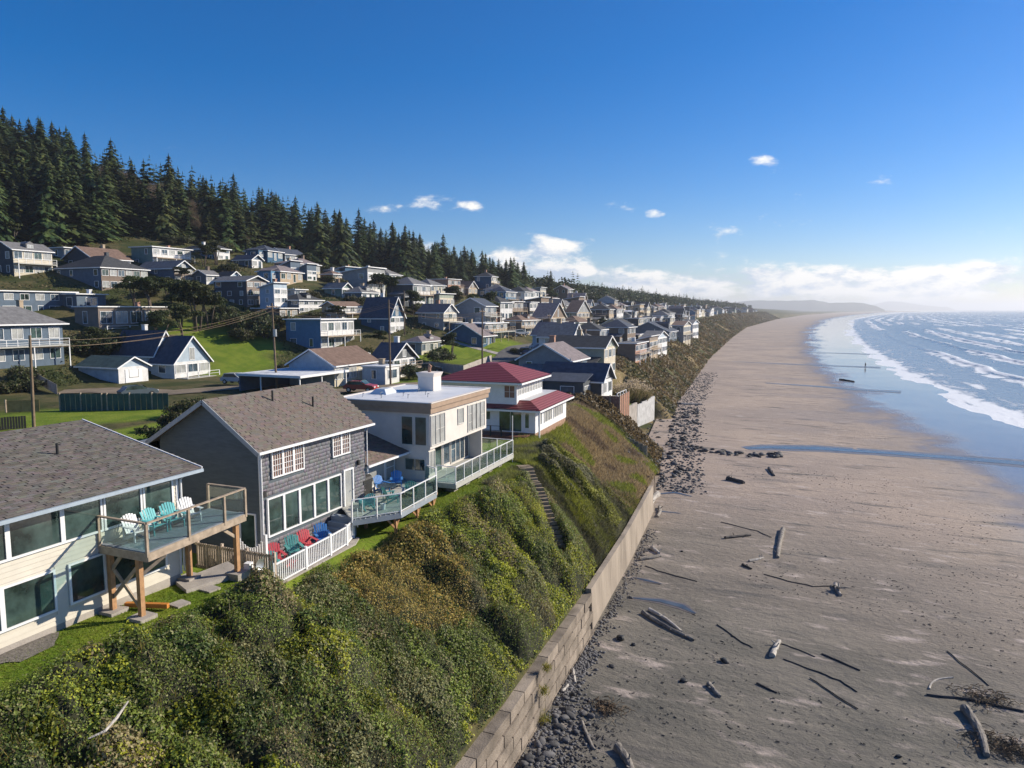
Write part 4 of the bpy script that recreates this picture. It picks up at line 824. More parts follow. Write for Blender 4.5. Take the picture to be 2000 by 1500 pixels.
# ------------------------------------------------------------------ white flat roofed house
def white_house():
    O = (-21.15, 37.6, 8.7); t = thing('beach_house', 'pale beige flat roofed house with tan fascia and long glass railed deck', 'house', O, R_(1.6))
    L = 8.7; D = 6.6; tan = mat('tan_fascia', (.36, .26, .19), .7, .12, 2); mem = mat('white_roof_membrane', (.66, .68, .70), .5, .08, .8)
    MB().box(-D, 0, 0, L, 2.75, 4.98).build('wall', M['beige'], t)
    MB().box(-D, -1.0, .03, L-.8, -1.5, 2.748).build('lower_wall', M['beige'], t); MB().box(-1.9, -.15, .04, .9, -.8, 2.747).build('entry_bay', M['beige'], t)
    MB().box(-D-.12, .14, -.14, L+.14, 4.98, 5.32).build('fascia', tan, t); MB().box(-D-.2, .22, -.22, L+.22, 5.32, 5.62).build('parapet', tan, t)
    MB().box(-D+.02, .02, -.02, L-.02, 5.60, 5.64).build('roof', mem, t)
    e = [(-D-.24, -D+.02), (.02, .26)]
    for a, b in e: MB().box(a, b, -.26, L+.26, 5.62, 5.68).build('cap', M['beige'], t)
    for a, b in ((-.26, -.02), (L-.02, L+.26)): MB().box(-D+.02, .02, a, b, 5.62, 5.68).build('cap', mem if a < 0 else M['beige'], t)
    for i, (x, y) in enumerate(((-5.5, 1.2), (-4.8, 2.2), (-4.0, 1.0), (-3.2, 2.4), (-2.4, 1.6), (-2.2, 3.6), (-1.5, 2.6), (-3.4, 4.8))): MB().tube([(x, y, 5.62), (x, y, 5.86), (x+.12, y, 5.86)], .035, 6).build('vent_pipe', M['steel'], t)
    MB().add([(-5.9, 2.6, 5.64), (-4.6, 2.6, 5.64), (-4.6, 4.2, 5.64), (-5.9, 4.2, 5.64), (-5.6, 2.9, 5.98), (-4.9, 2.9, 5.98), (-4.9, 3.9, 5.98), (-5.6, 3.9, 5.98)], [(4,5,6,7),(0,1,5,4),(1,2,6,5),(2,3,7,6),(3,0,4,7)]).build('skylight', mat('skylight_dome', (.6, .64, .68), .2, .05, 2), t)
    c = MB().box(-3.9, -2.7, 5.7, 6.9, 5.6, 6.6).build('chimney', M['beige'], t); MB().add([(-3.9, 5.7, 6.6), (-2.7, 5.7, 6.6), (-2.7, 6.9, 6.6), (-3.9, 6.9, 6.6), (-4.02, 5.58, 6.9), (-2.58, 5.58, 6.9), (-2.58, 7.02, 6.9), (-4.02, 7.02, 6.9)], [(4,5,6,7),(0,1,5,4),(1,2,6,5),(2,3,7,6),(3,0,4,7)]).build('chimney_cap', M['beige'], c); MB().tube([(-3.3, 6.3, 6.88), (-3.3, 6.3, 7.15), (-3.25, 6.3, 7.3), (-3.35, 6.3, 7.45)], [.12, .12, .16, .07], 8).build('flue', mat('copper_flue', (.35, .2, .14), .5, .1, 4), c)
    fr = mat('pale_window_frame', (.62, .60, .56), .5, .05, 3)
    for a, b, r in ((.12, .68, 1), (.74, 1.30, 2), (1.36, 1.95, 2)): window(t, 'x', a, b, 2.98, 4.78, 0, M['pane_pale'], 1, r, .05, .06, fr)
    window(t, 'x', 3.95, 4.75, 3.75, 4.72, 0, M['pane_pale'], 1, 1, .05, .06, fr)
    for a, b, r in ((5.5, 6.15, 3), (6.2, 6.85, 1), (6.9, 7.55, 1), (7.6, 8.3, 2)): window(t, 'x', a, b, 3.0, 4.75, 0, M['pane_pale'], 1, r, .05, .06, fr)
    for a, b in ((-1.95, -1.2), (-1.0, -.25)): window(t, 'y', a, b, 3.0, 4.72, 0, M['pane'], 1, 1, .06, .05, fr)
    window(t, 'y', -1.75, -.4, 1.4, 2.1, .03, M['pane'], 2, 1, .05, .05, fr); window(t, 'x', .1, .8, 1.2, 2.55, -.15, M['pane_pale'], 2, 1, .05, .05, fr)
    window(t, 'x', 2.3, 3.4, .72, 2.6, -1.0, M['pane'], 1, 1, .05, .06, fr, name='door'); window(t, 'x', 3.7, 4.6, 1.0, 2.5, -1.0, M['pane_blue'], 1, 1, .05, .06, fr)
    for i in range(4): a = 4.85+i*.72; window(t, 'x', a, a+.64, .85, 2.65, -1.0, M['pane_blue'], 1, 2 if i == 0 else 1, .05, .06, fr)
    MB().box(-.98, -.02, L-.84, L-.72, 0, 2.75).build('end_wall', M['beige'], t)
    # deck
    z = .7
    for i in range(13): x = -.99+i*.2; MB().slab([(x, .2, z), (x+.19, .2, z), (x+.19-.0*i, 9.9, z), (x, 9.9, z)], .04).build('deck_board', M['deck_pale'], t)
    for p, q in (((-.15, .17), (1.62, .17)), ((1.62, .17), (1.62, 9.95)), ((1.62, 9.95), (-.9, 9.95))): MB().beam((*p, z-.16), (*q, z-.16), .05, .26).build('rim_joist', M['deck_pale'], t)
    glass_rail(t, [(.3, .2), (1.6, .2), (1.6, 9.9), (-.9, 9.9)], z, 1.05, M['trim'], M['trim'], .028, .055, 1.2)
    for y in (1.2, 3.0, 4.9, 6.8, 8.6): zb = gz(-20.2, 37.6+y)-8.7; MB().box(.75, .95, y-.1, y+.1, zb-.2, z-.28).build('post', M['cedar'], t); MB().box(.55, 1.15, y-.3, y+.3, zb-.1, zb+.12).build('footing', M['conc'], t)
    a = MB().tube([(-20.0, 47.9, 8.4), (-20.0, 47.9, 12.2)], .03, 6).build('flag_pole', M['trim'], None); tag(a, 'thin white pole at the far end of the long glass deck', 'pole')
white_house()

# ------------------------------------------------------------------ red roofed house
def red_house():
    O = (-22.1, 58.2, 8.6); t = thing('beach_house', 'white two storey house with red tiled hip roofs', 'house', O, R_(3.0)); ww = mat('white_siding', (.76, .76, .77), .6, .06, 2)
    red = bpy.data.materials.new('red_roof_tile'); red.use_nodes = True; nt = red.node_tree; N = nt.nodes; b = N['Principled BSDF']; b.inputs['Roughness'].default_value = .55
    tc = N.new('ShaderNodeTexCoord'); wv = N.new('ShaderNodeTexWave'); wv.bands_direction = 'Z'; wv.inputs['Scale'].default_value = 2.6; wv.inputs['Distortion'].default_value = .4; nt.links.new(tc.outputs['Object'], wv.inputs[0]); nz = N.new('ShaderNodeTexNoise'); nz.inputs['Scale'].default_value = 5; nt.links.new(tc.outputs['Object'], nz.inputs[0])
    mx = N.new('ShaderNodeMix'); mx.data_type = 'RGBA'; nt.links.new(nz.outputs[0], mx.inputs[0]); mx.inputs[6].default_value = (.15, .022, .026, 1); mx.inputs[7].default_value = (.25, .045, .045, 1); nt.links.new(mx.outputs[2], b.inputs[0]); bp = N.new('ShaderNodeBump'); bp.inputs['Distance'].default_value = .025; nt.links.new(wv.outputs[0], bp.inputs['Height']); nt.links.new(bp.outputs[0], b.inputs['Normal'])
    L, D = 10.2, 9.0
    MB().box(-D, 0, 0, L, .45, 2.6).build('lower_wall', ww, t); MB().box(-D+.05, -.05, .05, L-.05, -2.2, .45).build('foundation', mat('brick_base', (.32, .2, .14), .85, .3, 6), t)
    MB().box(-D, -1.75, -.0+.0, 7.6, 2.6, 5.0).build('upper_wall', ww, t)
    def hip(z0, z1, x0, x1, y0, y1, ins, name, th=.14):
        a = [(x0, y0, z0), (x1, y0, z0), (x1, y1, z0), (x0, y1, z0)]; b_ = [(x0+ins, y0+ins, z1), (x1-ins, y0+ins, z1), (x1-ins, y1-ins, z1), (x0+ins, y1-ins, z1)]
        lo = [(p[0], p[1], p[2]-th) for p in a]
        return MB().add(a+b_+lo, [(0,1,5,4),(1,2,6,5),(2,3,7,6),(3,0,4,7),(4,5,6,7),(11,10,9,8)]).build(name, red, t)
    hip(2.62, 3.25, -D-.5, .65, -.7, L+.65, 1.35, 'skirt_roof'); hip(5.0, 6.35, -D-.6, -1.05, -.7, 8.3, 3.6, 'upper_roof')
    MB().box(-D+.1, -.78, .7, L-.75, 3.262, 3.285).build('flat_roof', mat('grey_membrane', (.55, .56, .58), .5, .08, 1), t)
    tr = M['trim']
    for z, x0, x1, y0, y1 in ((2.47, -D-.5, .65, -.7, L+.65), (4.85, -D-.6, -1.05, -.7, 8.3)):
        for p, q in (((x1, y0), (x1, y1)), ((x0, y0), (x1, y0))): MB().beam((*p, z), (*q, z), .06, .16).build('fascia', tr, t)
    fr = mat('tan_frame', (.5, .45, .36), .6, .05, 3)
    for a, b_ in ((.9, 1.75), (2.6, 3.35), (3.4, 4.15), (4.2, 4.95), (5.6, 6.35), (6.4, 7.15), (7.2, 7.95), (8.0, 8.75)): window(t, 'x', a, b_, 1.05, 2.3, 0, M['pane_pale'], 1, 1, .05, .06, tr)
    for i in range(9): a = .35+i*.8; window(t, 'x', a, a+.62, 3.75, 4.65, -1.75, M['pane_pale'], 1, 2, .05, .05, tr)
    window(t, 'y', -2.9, -1.95, 3.55, 4.6, 0, M['pane_tan'], 2, 2, .06, .06, tr); window(t, 'y', -3.4, -1.3, .55, 2.3, 0, M['pane'], 2, 1, .06, .06, tr, name='sliding_door'); window(t, 'y', -.95, -.6, .9, 2.2, 0, M['pane'], 1, 1, .05, .05, tr); window(t, 'y', -5.0, -4.3, 1.5, 2.2, 0, M['pane_blue'], 1, 1, .05, .05, tr)
    MB().box(.48, .60, -.62, -.50, -1.8, 2.5).build('porch_post', tr, t); MB().box(-4.6, -.4, -1.7, -.1, -.9, .38).build('porch_deck', mat('red_brown_wood', (.17, .07, .05), .8, .3, 4), t)
    for x in (-4.6, -3.6, -2.6): MB().box(x-.05, x+.05, -1.75, -1.65, .3, 1.25).build('porch_rail_post', M['dark'], t)
    for z in (.8, 1.2): MB().box(-4.6, -2.6, -1.72, -1.68, z, z+.04).build('porch_rail', M['dark'], t)
red_house()
# ------------------------------------------------------------------ the houses behind and down the coast
WALLC = dict(slate=(.10, .14, .19), blue=(.085, .20, .33), navy=(.035, .10, .18), grey=(.26, .27, .28), brown=(.19, .145, .115), tan=(.40, .32, .23), white=(.66, .66, .66), cream=(.55, .50, .40), sage=(.30, .34, .29), green=(.16, .23, .21), shingle=(.23, .19, .165), pale_blue=(.38, .46, .54), dark=(.075, .085, .095), rose=(.42, .24, .17))
WM = {k: mat('wall_'+k, v, .8, .14, 1.2, .1, 12) for k, v in WALLC.items()}  # pale_blue also stands for white and cream walls in shade
ROOFC = dict(charcoal=(.055, .058, .062), grey=(.16, .16, .165), brown=(.17, .115, .09), slate=(.055, .07, .10), white=(.62, .64, .66), green=(.07, .11, .10), mauve=(.20, .17, .175), tan=(.30, .24, .18))
RM = {k: mat('roof_'+k, v, .85, .28, 1.6, .25, 14) for k, v in ROOFC.items()}
PANES = [M['pane_blue'], M['pane_pale'], M['pane'], M['pane_pale']]
FOOT = []
def house(label, xl, xc, xr, yb, ye, roof='gable_x', wall='grey', rc='grey', st=2, rise=None, deck=0, chim=None, win=1.0, front=None, group=None, pos=None, rz=0.0, dim=None, over=.45, name='house', far=False):
    """near corner (sea side) stands on the ground at pixel (xc,yb); xl, xr are the far ends of its two visible walls, ye its eaves"""
    if pos is None:
        X, Y, Z = hit(xc, yb); Wd = min(15, max(4.0, X-aty(xl, yb, Y)[0])); Ln = min(18, max(4.0, atx(xr, yb, X)[1]-Y)); Hh = min(11, max(2.4, aty(xc, ye, Y)[2]-Z))
    else: X, Y, Z = pos; Wd, Ln, Hh = dim
    FOOT.append((X-Wd/2, Y+Ln/2, max(Wd, Ln)*.62)); r = random.Random(int(X*13+Y*7))
    t = thing(name, label, 'house', (X-Wd/2, Y+Ln/2, Z), rz, group); hw, hl = Wd/2, Ln/2; wm = WM[wall]; fm = WM[front] if front else wm
    rise = rise if rise is not None else dict(gable_x=hl*.62, gable_y=hw*.5, hip=min(hw, hl)*.5, flat=0, shed=Wd*.16)[roof]
    rise = min(rise, 4.2); wb = MB(); zb = -2.5-.25*Wd*(X < -70)
    wb.box(-hw, hw, -hl, hl, zb, Hh)
    if roof == 'gable_x': wb.add([(hw, -hl, Hh), (hw, hl, Hh), (hw, 0, Hh+rise), (-hw, -hl, Hh), (-hw, hl, Hh), (-hw, 0, Hh+rise)], [(0, 1, 2), (5, 4, 3)])
    if roof == 'gable_y': wb.add([(-hw, -hl, Hh), (hw, -hl, Hh), (0, -hl, Hh+rise), (-hw, hl, Hh), (hw, hl, Hh), (0, hl, Hh+rise)], [(0, 1, 2), (5, 4, 3)])
    if roof == 'shed': wb.add([(-hw, -hl, Hh), (hw, -hl, Hh), (hw, -hl, Hh+rise), (-hw, hl, Hh), (hw, hl, Hh), (hw, hl, Hh+rise)], [(0, 1, 2), (5, 4, 3), (1, 4, 5, 2)])
    wo = wb.build('wall', wm, t)
    if front: MB().box(hw+.003, hw+.05, -hl+.01, hl-.01, zb, Hh-.01).build('front_wall', fm, t)  # some fronts carry a sunlit tone, their side walls a shaded one
    o = over; k = .14; R = MB(); T = M['trim']; rm = RM[rc]
    if roof == 'gable_x':
        s = rise/hl; zt = Hh+rise+.16; ze = Hh+.16-o*s
        R.slab([(-hw-o, -hl-o, ze), (hw+o, -hl-o, ze), (hw+o, 0, zt), (-hw-o, 0, zt)], k); R.slab([(-hw-o, 0, zt), (hw+o, 0, zt), (hw+o, hl+o, ze), (-hw-o, hl+o, ze)], k)
        fa = [((hw+o+.03, -hl-o, ze-.08), (hw+o+.03, 0, zt-.08)), ((hw+o+.03, 0, zt-.08), (hw+o+.03, hl+o, ze-.08)), ((-hw-o, -hl-o-.03, ze-.08), (hw+o, -hl-o-.03, ze-.08))]
    elif roof == 'gable_y':
        s = rise/hw; zt = Hh+rise+.16; ze = Hh+.16-o*s
        R.slab([(hw+o, -hl-o, ze), (hw+o, hl+o, ze), (0, hl+o, zt), (0, -hl-o, zt)], k); R.slab([(0, -hl-o, zt), (0, hl+o, zt), (-hw-o, hl+o, ze), (-hw-o, -hl-o, ze)], k)
        fa = [((hw+o, -hl-o-.03, ze-.08), (0, -hl-o-.03, zt-.08)), ((0, -hl-o-.03, zt-.08), (-hw-o, -hl-o-.03, ze-.08)), ((hw+o+.03, -hl-o, ze-.08), (hw+o+.03, hl+o, ze-.08))]
    elif roof == 'hip':
        m = min(hw, hl)+o; z0 = Hh+.02; zt = Hh+rise+.1; a = [(-hw-o, -hl-o), (hw+o, -hl-o), (hw+o, hl+o), (-hw-o, hl+o)]
        i = m*.96; b = [(-hw-o+i, -hl-o+i), (hw+o-i, -hl-o+i), (hw+o-i, hl+o-i), (-hw-o+i, hl+o-i)]
        R.add([(*p, z0) for p in a]+[(*p, zt) for p in b]+[(*p, z0-.15) for p in a], [(0,1,5,4),(1,2,6,5),(2,3,7,6),(3,0,4,7),(4,5,6,7),(11,10,9,8),(0,8,9,1),(1,9,10,2),(2,10,11,3),(3,11,8,0)])
        fa = [((hw+o+.03, -hl-o, z0-.06), (hw+o+.03, hl+o, z0-.06)), ((-hw-o, -hl-o-.03, z0-.06), (hw+o, -hl-o-.03, z0-.06))]
    elif roof == 'flat':
        R.box(-hw-o, hw+o, -hl-o, hl+o, Hh+.01, Hh+.2); z0 = Hh+.11
        fa = [((hw+o+.03, -hl-o, z0), (hw+o+.03, hl+o, z0)), ((-hw-o, -hl-o-.03, z0), (hw+o, -hl-o-.03, z0))]
    else:
        s = rise/Wd; R.slab([(hw+o, -hl-o, Hh+rise+.15+o*s), (hw+o, hl+o, Hh+rise+.15+o*s), (-hw-o, hl+o, Hh+.15-o*s), (-hw-o, -hl-o, Hh+.15-o*s)], k)
        fa = [((hw+o+.03, -hl-o, Hh+rise+.08+o*s), (hw+o+.03, hl+o, Hh+rise+.08+o*s)), ((-hw-o, -hl-o-.03, Hh+.08-o*s), (hw+o, -hl-o-.03, Hh+rise+.08+o*s))]
    ro = R.build('roof', rm, t)
    for p, q in fa: MB().beam(p, q, .06, .2).build('fascia', T, t)
    # windows storey by storey
    sh = Hh/st
    for f in range(st):
        z0 = f*sh+sh*.34; z1 = f*sh+sh*.82
        n = max(1, int(round(Ln/(2.3 if not far else 3.0)*win))); cell = Ln/n; q = r.random()
        for i in range(n):
            a = -hl+cell*(i+.5); w = min(cell*.78, 2.4 if q < .5 else 1.6)
            if f == 0 and i == n//2 and n > 1 and not deck: window(t, 'x', a-.45, a+.45, .15, min(2.15, sh*.85), hw+.05 if front else hw, PANES[int(q*4)], 1, 1, .08, .06, name='door')
            else: window(t, 'x', a-w/2, a+w/2, z0, z1, hw+.05 if front else hw, PANES[(i+int(q*9)) % 4], 2 if w > 1.3 else 1, 1, .07, .07)
        m = max(1, int(round(Wd/4.2*win)))
        for i in range(m):
            if r.random() < .8: a = -hw+Wd*(i+.5)/m+r.uniform(-.4, .4); w = r.choice((.8, 1.1, 1.5)); window(t, 'y', a-w/2, a+w/2, z0, z1, -hl, PANES[r.randrange(3)], 1, 1, .08, .07)
    if roof == 'gable_x' and rise > 1.6: window(t, 'x', -.5, .5, Hh+.25, Hh+rise*.55, hw+(.0), PANES[1], 2, 1, .07, .06)
    for f in range(1, st if not (deck > 9) else st):
        if not deck: break
        z = f*sh; dp = min(deck, 3.0); dm = M['wood'] if r.random() < .6 else M['deck_pale']
        MB().box(hw+.06, hw+dp, -hl, hl, z-.2, z).build('balcony', dm, t)
        ra = MB(); pm = T if r.random() < .55 else M['wood']
        for a in np.linspace(-hl+.05, hl-.05, max(3, int(Ln/1.4))): ra.box(hw+dp-.1, hw+dp-.03, a-.04, a+.04, z, z+.95)
        ra.beam((hw+dp-.06, -hl, z+.98), (hw+dp-.06, hl, z+.98), .09, .06); ra.beam((hw+dp-.06, -hl, z+.5), (hw+dp-.06, hl, z+.5), .03, .05); ra.beam((hw+dp-.06, -hl, z+.2), (hw+dp-.06, hl, z+.2), .03, .05); ra.beam((hw, -hl+.05, z+.98), (hw+dp-.06, -hl+.05, z+.98), .07, .06); ra.beam((hw, -hl+.05, z+.5), (hw+dp-.06, -hl+.05, z+.5), .03, .05)
        ra.build('balcony_rail', pm, t)
        if f == 1:
            for a in np.linspace(-hl+.1, hl-.1, max(2, int(Ln/3))): MB().box(hw+dp-.16, hw+dp-.02, a-.07, a+.07, zb, z-.2).build('post', pm, t)
    if deck and st == 1:
        MB().box(hw+.06, hw+deck, -hl*.9, hl*.9, -.1, .12).build('deck', M['deck_pale'], t)
        for a in np.linspace(-hl*.9, hl*.9, 4): MB().box(hw+deck-.16, hw+deck-.04, a-.06, a+.06, zb, 1.05).build('post', T, t)
        MB().beam((hw+deck-.1, -hl*.9, 1.05), (hw+deck-.1, hl*.9, 1.05), .07, .06).beam((hw+deck-.1, -hl*.9, .6), (hw+deck-.1, hl*.9, .6), .03, .05).build('deck_rail', T, t)
    if far is False and roof in ('gable_y', 'hip') and Ln > 7 and r.random() < .45:
        MB().box(hw*.25, hw*.8, -.9, .9, Hh, Hh+rise*.8).add([(hw*.8, -1.1, Hh+rise*.8), (hw*.8, 1.1, Hh+rise*.8), (hw*.8, 0, Hh+rise*.8+.7), (-hw*.1, -1.1, Hh+rise*.8), (-hw*.1, 1.1, Hh+rise*.8), (-hw*.1, 0, Hh+rise*.8+.7)], [(0, 1, 2), (0, 2, 5, 3), (1, 4, 5, 2)]).build('dormer', rm, ro); window(t, 'x', -.55, .55, Hh+.3, Hh+rise*.72, hw*.8, PANES[1], 2, 1, .07, .05)
    if pos is not None and r.random() < .5:
        wh = min(Hh, 2.7); wl = r.uniform(2.5, 4); wd = Wd*r.uniform(.45, .8); y0 = -hl-wl; x1 = hw-r.uniform(.4, 1.5); MB().box(x1-wd, x1, y0, -hl-.01, zb, wh).build('side_wing', wm, t)
        MB().slab([(x1+.3, y0-.3, wh+.1), (x1+.3, -hl-.02, wh+.9), (x1-wd-.3, -hl-.02, wh+.9), (x1-wd-.3, y0-.3, wh+.1)], .12).build('wing_roof', rm, t); window(t, 'x', y0+.5, -hl-.6, .9, 2.1, x1, PANES[1], 2, 1, .07, .06); window(t, 'y', x1-wd*.6, x1-wd*.25, .9, 2.1, y0, PANES[0], 1, 1, .07, .06)
    if chim is None and r.random() < .35: chim = r.choice(('brown', 'tan', 'rose', 'white'))
    if chim:
        cx, cy = (-hw*.2, hl*.45); MB().box(cx-.4, cx+.4, cy-.3, cy+.3, Hh*.6, Hh+rise+1.0).box(cx-.47, cx+.47, cy-.37, cy+.37, Hh+rise+1.0, Hh+rise+1.12).build('chimney', WM[chim], ro)
    elif r.random() < .6: MB().tube([(-hw*.3, hl*.3, Hh), (-hw*.3, hl*.3, Hh+rise+.6)], .09, 7).build('vent_pipe', M['steel'], ro)
    return t, hw, hl, Hh, Z
HL = [
 # label, xl, xc, xr, yb, ye, kwargs; pale_blue sides of white and cream houses are shade tones
 ('navy two storey house with white bay windows and a round ring by its balcony', -90, -20, 127, 722, 635, dict(roof='hip', wall='slate', rc='grey', deck=1.6, win=.8, rise=2.6, over=.7)),
 ('white garage with a small front gable beside the dirt road', 155, 232, 290, 750, 718, dict(roof='gable_x', wall='pale_blue', rc='green', st=1, front='white', win=.5, rise=1.4)),
 ('white board sided house with tall front gable and dark blue roof', 296, 341, 411, 740, 708, dict(roof='gable_x', wall='pale_blue', rc='slate', st=1, front='white', rise=4.1, deck=2.6)),
 ('rear wing with a big dark blue gable roof behind the white gabled house', 225, 302, 345, 728, 690, dict(roof='gable_x', wall='pale_blue', rc='slate', st=1, rise=3.6, win=.4)),
 ('low brown shingled house with flat roof and sloping green side', 148, 194, 334, 648, 600, dict(roof='flat', wall='shingle', rc='grey', st=1, win=.7, rise=0, deck=1.2, over=.3)),
 ('long flat roofed blue grey house on the lower hillside', -60, -30, 150, 618, 568, dict(roof='flat', wall='slate', rc='white', st=2, win=.75, front='slate')),
 ('short flat roofed wing at the end of the long blue grey house', 140, 151, 208, 608, 575, dict(roof='flat', wall='slate', rc='white', st=1, win=.5)),
 ('tall dark hillside house with two wooden balconies under the spruces', -10, 28, 104, 540, 486, dict(roof='gable_y', wall='dark', rc='grey', deck=1.6, front='cream')),
 ('small flat roofed grey house tucked behind the dark balcony house', 96, 126, 158, 505, 484, dict(roof='flat', wall='grey', rc='white', st=1)),
 ('brown roofed house with a tan brick chimney on the upper hillside', 126, 181, 256, 528, 503, dict(roof='gable_y', wall='dark', rc='brown', st=1, chim='tan', front='white', rise=2.6)),
 ('dark blue house with wide grey hip roof and a row of windows', 108, 199, 290, 568, 522, dict(roof='hip', wall='slate', rc='charcoal', win=1.2, front='brown', chim='dark')),
 ('pale green flat roofed house with small upper storey and orange balcony', 258, 299, 374, 522, 482, dict(roof='flat', wall='green', rc='white', deck=1.4, front='white')),
 ('blue grey house with low roof at the forest edge', 352, 424, 449, 508, 485, dict(roof='hip', wall='slate', rc='charcoal', st=2, front='white')),
 ('grey shingled house with tall lit front gable above the shore pines', 270, 341, 378, 552, 523, dict(roof='gable_x', wall='slate', rc='grey', front='shingle', win=1.1)),
 ('small grey roofed cottage next to the shingled gable house', 380, 403, 426, 556, 541, dict(roof='gable_y', wall='slate', rc='grey', st=1, front='white')),
 ('small twin gabled cottage above the three storey house', 428, 448, 470, 560, 543, dict(roof='gable_x', wall='pale_blue', rc='charcoal', st=1)),
 ('blue roofed house with white gable beside the bare alders', 456, 492, 506, 524, 509, dict(roof='gable_x', wall='slate', rc='slate', st=1, front='white')),
 ('three storey wood shingled house with white fascia', 420, 483, 522, 600, 548, dict(roof='gable_x', wall='dark', rc='grey', st=3, front='shingle', rise=1.1, win=1.2)),
 ('narrow white three storey house with an outside stair', 514, 536, 562, 612, 562, dict(roof='shed', wall='pale_blue', rc='grey', st=3, front='white', rise=1)),
 ('white terraced house under the upper lane', 562, 576, 598, 590, 566, dict(roof='flat', wall='white', rc='white')),
 ('white fronted house with grey hip roof and many windows', 546, 584, 630, 612, 586, dict(roof='hip', wall='slate', rc='charcoal', front='white', win=1.4)),
 ('flat roofed tan house behind the dark shore shrubs', 496, 546, 581, 625, 603, dict(roof='flat', wall='brown', rc='grey', st=1, front='tan')),
 ('cream duplex with brown roof and skylights', 640, 657, 706, 626, 598, dict(roof='gable_y', wall='tan', rc='brown', front='white', deck=1.0)),
 ('sky blue flat roofed house with white balconies on posts', 560, 627, 692, 688, 625, dict(roof='flat', wall='blue', rc='white', front='white', deck=1.8, win=1.1)),
 ('deep blue house with steep pointed gables and tall window', 706, 762, 789, 652, 618, dict(roof='gable_x', wall='navy', rc='slate', front='white', rise=4.2)),
 ('grey house with dark roof and lit front gable below the lane', 817, 866, 892, 646, 610, dict(roof='gable_x', wall='grey', rc='slate', front='cream', deck=1.6, rise=1.9)),
 ('long low cream house with brown roof and shaded patio', 566, 653, 737, 756, 714, dict(roof='gable_y', wall='pale_blue', rc='brown', st=1, front='cream', rise=2.2, win=1.2)),
 ('white walled flat garage beside the carport', 727, 752, 776, 752, 718, dict(roof='flat', wall='pale_blue', rc='white', st=1, front='white', win=.6, over=.15)),
 ('grey blue house with white gabled porch and stone chimney', 727, 767, 812, 740, 702, dict(roof='gable_x', wall='dark', rc='slate', front='white', rise=2.4, chim='white', deck=1.4)),
 ('cream cottage with grey hip roof above the bright lawn', 790, 823, 869, 694, 668, dict(roof='hip', wall='grey', rc='mauve', st=1, front='cream', win=1.3)),
 ('deep blue gabled cottage on the bright lawn', 872, 941, 967, 680, 656, dict(roof='gable_y', wall='navy', rc='mauve', st=1, rise=2.6)),
 ('low house with broad white roof and rounded wooden deck', 880, 946, 990, 664, 633, dict(roof='flat', wall='blue', rc='white', front='tan', deck=2.4)),
 ('brown roofed shingle house with lit porch up the bank', 985, 1018, 1052, 655, 626, dict(roof='hip', wall='brown', rc='brown', front='tan', deck=1.2)),
 ('brown two storey house with stair beside the parked cars', 1040, 1075, 1104, 650, 620, dict(roof='gable_x', wall='brown', rc='mauve', front='tan', deck=1.2)),
 ('tan gabled house with balconies in the middle of the town', 1105, 1126, 1152, 638, 610, dict(roof='gable_x', wall='grey', rc='brown', front='tan', deck=1.0)),
 ('grey gabled house with mauve roof behind the red roofed house', 1086, 1128, 1166, 772, 730, dict(roof='gable_y', wall='grey', rc='mauve', front='grey', rise=2.2, pos=(-31.5, 97, 8.5), dim=(8, 8, 4.2))),
 ('dark slate roofed cottage with white gable trim and cedar deck', 1121, 1185, 1205, 775, 742, dict(roof='gable_x', wall='dark', rc='slate', st=1, front='white', deck=2.2, rise=2.0, pos=(-25.5, 92, 7.8), dim=(8.5, 5.5, 2.7))),
 ('sage green two storey house with white framed windows', 1117, 1206, 1224, 722, 682, dict(roof='gable_x', wall='sage', rc='charcoal', front='cream', rise=1.7, pos=(-31.8, 116, 8.4), dim=(10, 7.5, 5.2))),
 ('brown wooden house with red trimmed balconies on the bluff', 1218, 1240, 1262, 712, 672, dict(roof='flat', wall='brown', rc='grey', front='rose', deck=1.2)),
 ('tan bluff house next to the brown wooden one', 1250, 1268, 1284, 700, 666, dict(roof='shed', wall='shingle', rc='mauve', front='tan', deck=1.0, rise=1)),
 ('pale blue bluff house with white gable', 1268, 1282, 1302, 695, 660, dict(roof='gable_x', wall='pale_blue', rc='grey', front='white', rise=1.6)),
 ('large house with a broad dark gambrel roof', 1226, 1306, 1322, 668, 648, dict(roof='gable_y', wall='slate', rc='slate', st=1, rise=3.4)),
 ('cream bluff house with twin balconies', 1312, 1334, 1350, 672, 636, dict(roof='gable_x', wall='grey', rc='brown', front='cream', deck=1.0, rise=1.5)),
 ('white bluff house with tall windows past the dark roof', 1335, 1352, 1366, 662, 632, dict(roof='gable_x', wall='pale_blue', rc='grey', front='white', rise=1.5)),
 ('small salmon walled house high under the forest', 632, 650, 668, 552, 536, dict(roof='hip', wall='rose', rc='brown', front='tan')),
 ('dark shed roofed house with white side wall near the forest', 540, 568, 576, 542, 522, dict(roof='shed', wall='slate', rc='slate', front='white', rise=1.6)),
 ('second dark shed roofed house beside the forest edge', 575, 600, 608, 548, 528, dict(roof='shed', wall='slate', rc='slate', front='white', rise=1.6)),
 ('grey green gabled house with windowless side above the lane', 634, 668, 680, 582, 562, dict(roof='gable_x', wall='green', rc='grey', st=1, front='white')),
 ('long grey house with low white edged roof above the duplex', 668, 706, 740, 590, 576, dict(roof='hip', wall='slate', rc='grey', st=1, front='white')),
]
for h in HL:
    q = house(h[0], *h[1:6], **h[6])
    if 'white garage' in h[0]: MB().box(q[1]+.06, q[1]+.12, -1.5, 1.5, .05, 2.1).build('garage_door', M['trim'], q[0])

